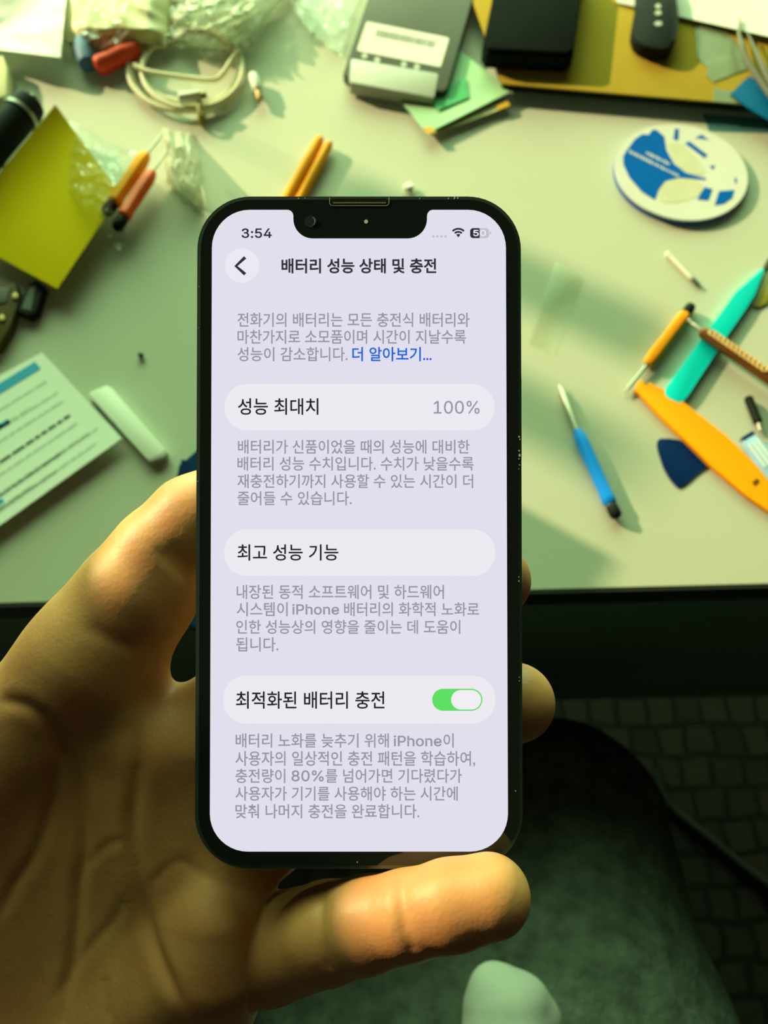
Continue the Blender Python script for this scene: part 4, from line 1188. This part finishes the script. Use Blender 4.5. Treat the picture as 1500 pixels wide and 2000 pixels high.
obj('grip', lathe(T(186, 132, 0.009), T(272, 94, 0.009), [(0, 0.003), (0.03, 0.006), (0.1, 0.0078), (0.35, 0.0072), (0.6, 0.0078), (0.9, 0.006), (1, 0.004)], 20), M['red'], rh)
obj('shaft', lathe(T(272, 94, 0.009), T(330, 70, 0.009), [(0, 0.0018), (1, 0.0016)], 10), M['steel'], rh)
bh = thing('hand_tool', 'dull blue tool handle beside the red one below the packet', 'tool', T(165, 105))
obj('grip', lathe(T(172, 128, 0.009), T(160, 80, 0.009), [(0, 0.004), (0.05, 0.0068), (0.3, 0.0082), (0.7, 0.0078), (1, 0.006)], 20), M['blue_dull'], bh)
obj('shaft', lathe(T(160, 80, 0.009), T(152, 30, 0.009), [(0, 0.0018), (1, 0.0016)], 10), M['steel'], bh)

# yellow note, black handle, clear bag with two drivers
def note_h(u, v):
    return 0.012 + 0.012 * max(0, 1 - u * 2.2) ** 2 * (1 - v) + 0.004 * math.sin(2.5 * v)
nt_ = solo('sticky_note', 'large yellow paper note with one curled corner at the left edge', 'note', patch([(108, 204), (236, 378), (112, 564), (-95, 452)], note_h, 16, 16), M['note'])
bm = bmesh.new()
for a_, b_ in (((-2, 332), (12, 322)), ((4, 326), (8, 350)), ((12, 318), (22, 336)), ((-4, 352), (14, 344)), ((2, 362), (8, 350)), ((-8, 372), (6, 358)), ((16, 338), (24, 326))):
    add_tube(bm, [T(*a_, 0.0172), T(*b_, 0.0172)], 0.0004, 6)
obj('handwriting', bm, M['note_ink'], nt_)
hz = 0.0125
bhandle = thing('tool_handle', 'black cylindrical tool handle with a pale ring, upper left beside yellow note', 'tool', T(30, 240))
a, b = T(62, 198, hz + 0.012), T(-70, 352, hz + 0.012)
obj('grip', lathe(a, b, [(0, 0.008), (0.03, 0.0115), (0.08, 0.0125), (0.4, 0.0125), (1, 0.0128)], 28), M['black'], bhandle)
u_ = (b - a)
obj('ring', lathe(a + u_ * 0.16, a + u_ * 0.20, [(0, 0.0126), (0.1, 0.0134), (0.9, 0.0134), (1, 0.0126)], 28), M['steel'], bhandle)
obj('metal_end', lathe(a - u_ * 0.045, a + u_ * 0.01, [(0, 0.003), (0.1, 0.0042), (0.6, 0.0042), (1, 0.006)], 18), M['steel'], bhandle)
solo('tan_block', 'small tan block cut off by the left edge above the black handle', 'block', px_prism([(-40, 108), (6, 108), (14, 130), (12, 186), (-40, 200)], 0.0003, 0.014, 0.002), M['cream_paper'])

driver('screwdriver', 'amber screwdriver with black cap inside the small clear bag', (212, 409), (221, 398), (286, 302), (321, 258), 0.0053, 0.0010, M['amber'], hz=0.010)
driver('screwdriver', 'red orange screwdriver lying against the amber one in the clear bag', (231, 440), (241, 424), (298, 336), (330, 290), 0.0050, 0.0010, M['red_orange'], hz=0.009)
solo('plastic_bag', 'small clear bag holding two screwdrivers, lying over the yellow note', 'bag', bag_mesh([(138, 238), (118, 395), (214, 466), (268, 300)], 0.024, 5.6, 0.002, 44, 36, 4.5, 0.06, 0.75), M['bag_clear'])
solo('plastic_pouch', 'small puffed clear pouch beside the two screwdrivers', 'pouch', bag_mesh([(316, 250), (322, 352), (404, 412), (378, 262)], 0.020, 2.9, 0.001, 30, 30, 4.0, 0.05, 0.6), M['bag_grey'])

# ------------------------------------------------------------------ left
parts_ = thing('electronic_part', 'bronze metal electronic part with gold screws, under the yellow note', 'electronic part', T(5, 620))
obj('plate', px_prism([(-60, 550), (30, 552), (38, 582), (18, 640), (-4, 676), (-60, 690)], 0.001, 0.009, 0.001), M['bronze'], parts_)
for x, y in ((29, 577), (3, 620), (-20, 600)):
    obj('screw', px_prism(arc_px(x, y, 6, 0, 330, 11), 0.009, 0.0105, 0.0003), M['gold'], parts_)
obj('shield', px_prism([(-60, 556), (20, 560), (12, 590), (-60, 600)], 0.009, 0.0098, 0.0003), M['grey_plastic'], parts_)
cn = thing('connector', 'black rectangular connector block below the yellow note', 'connector', T(58, 590))
obj('block', px_prism([(33, 606), (53, 554), (70, 546), (87, 558), (70, 608), (55, 617)], 0.0004, 0.008, 0.0012), M['black'], cn)
obj('metal_cover', px_prism([(42, 602), (57, 562), (70, 558), (60, 606)], 0.008, 0.0084), M['grey_plastic'], cn)
bm = bmesh.new()
solo('black_screw', 'tiny black screw alone on the desk left of the phone', 'screw', lathe(T(272, 697, 0.002), T(280, 692, 0.002), [(0, 0.0016), (0.2, 0.0026), (0.5, 0.0026), (0.55, 0.0014), (1, 0.001)], 14), M['black'])

LH = 0.0075
blk = thing('plastic_block', 'white plastic stick half under the printed leaflet', 'block', T(250, 830))
obj('body', px_prism([(172, 770), (178, 764), (208, 752), (216, 755), (322, 877), (318, 886), (293, 898), (285, 895)], 0.0003, 0.0064, 0.0014), M['white_plastic'], blk)
obj('end_cap', px_prism([(318, 874), (326, 883), (322, 892), (292, 902), (282, 892)], 0.0005, 0.0062, 0.001), M['grey_light'], blk)
lf = solo('leaflet', 'white printed leaflet with a cyan header, tilted at the left edge', 'leaflet', patch([(82, 688), (238, 856), (-120, 1111), (-120, 798)], lambda u, v: LH, 6, 6, 0.0009), M['paper'])
def strip(bm, p0, p1, w, h=0.0013, words=False, seed=1):
    """a printed row between two pixels, w metres high"""
    def top(p):
        return T(*p, LH + 0.0002)
    A, B = top(p0), top(p1)
    d = B - A; L = d.length; d.normalize(); n_ = Vector((-d.y, d.x, 0))
    rnd = random.Random(seed)
    x = 0.0
    while x < L:
        e_ = min(L, x + (rnd.uniform(0.003, 0.009) if words else L))
        for f0, f1 in ((x, e_),):
            q = [A + d * f0 - n_ * w / 2, A + d * f1 - n_ * w / 2, A + d * f1 + n_ * w / 2, A + d * f0 + n_ * w / 2]
            z = TZ + LH + 0.0002
            vs = []
            for k in q:
                vs.append(bm.verts.new((k.x, k.y, z)))
            vb = [bm.verts.new((v.co.x, v.co.y, z - 0.0004)) for v in vs]
            bm.faces.new(vs); bm.faces.new(vb[::-1])
            for i in range(4): bm.faces.new((vs[i], vb[i], vb[(i + 1) % 4], vs[(i + 1) % 4]))
        x = e_ + (0.0012 if words else 1)
    return bm
obj('header_bar', strip(bmesh.new(), (74, 713), (-110, 826), 0.0075), M['print_cyan'], lf)
obj('cyan_tag', strip(bmesh.new(), (18, 822), (-40, 856), 0.0040), M['print_cyan'], lf)
bm = strip(bmesh.new(), (136, 811), (-110, 977), 0.0020, words=True, seed=4)
obj('bold_text', bm, M['print_black'], lf, smooth=0)
bm = bmesh.new()
for k, (x, y, sl) in enumerate(((90, 744, 0.62), (112, 766, 0.63), (122, 783, 0.64), (60, 795, 0.62), (150, 826, 0.67), (172, 846, 0.68), (186, 866, 0.69), (120, 885, 0.69), (190, 836, 0.69), (110, 920, 0.70), (60, 950, 0.70))):
    strip(bm, (x, y), (-110, y + (x + 110) * sl), 0.0014, words=True, seed=20 + k)
obj('grey_text', bm, M['print_grey'], lf, smooth=0)
obj('cyan_note', strip(bmesh.new(), (6, 976), (-40, 1010), 0.003), M['print_cyan'], lf)

solo('pouch', 'navy blue cloth pouch behind the phone and thumb, overhanging the desk edge', 'pouch', px_prism([(346, 930), (358, 908), (384, 880), (470, 868), (480, 1195), (420, 1216), (376, 1216), (367, 1200)], 0.0004, 0.009, 0.003, dense=3), M['navy_cloth'])
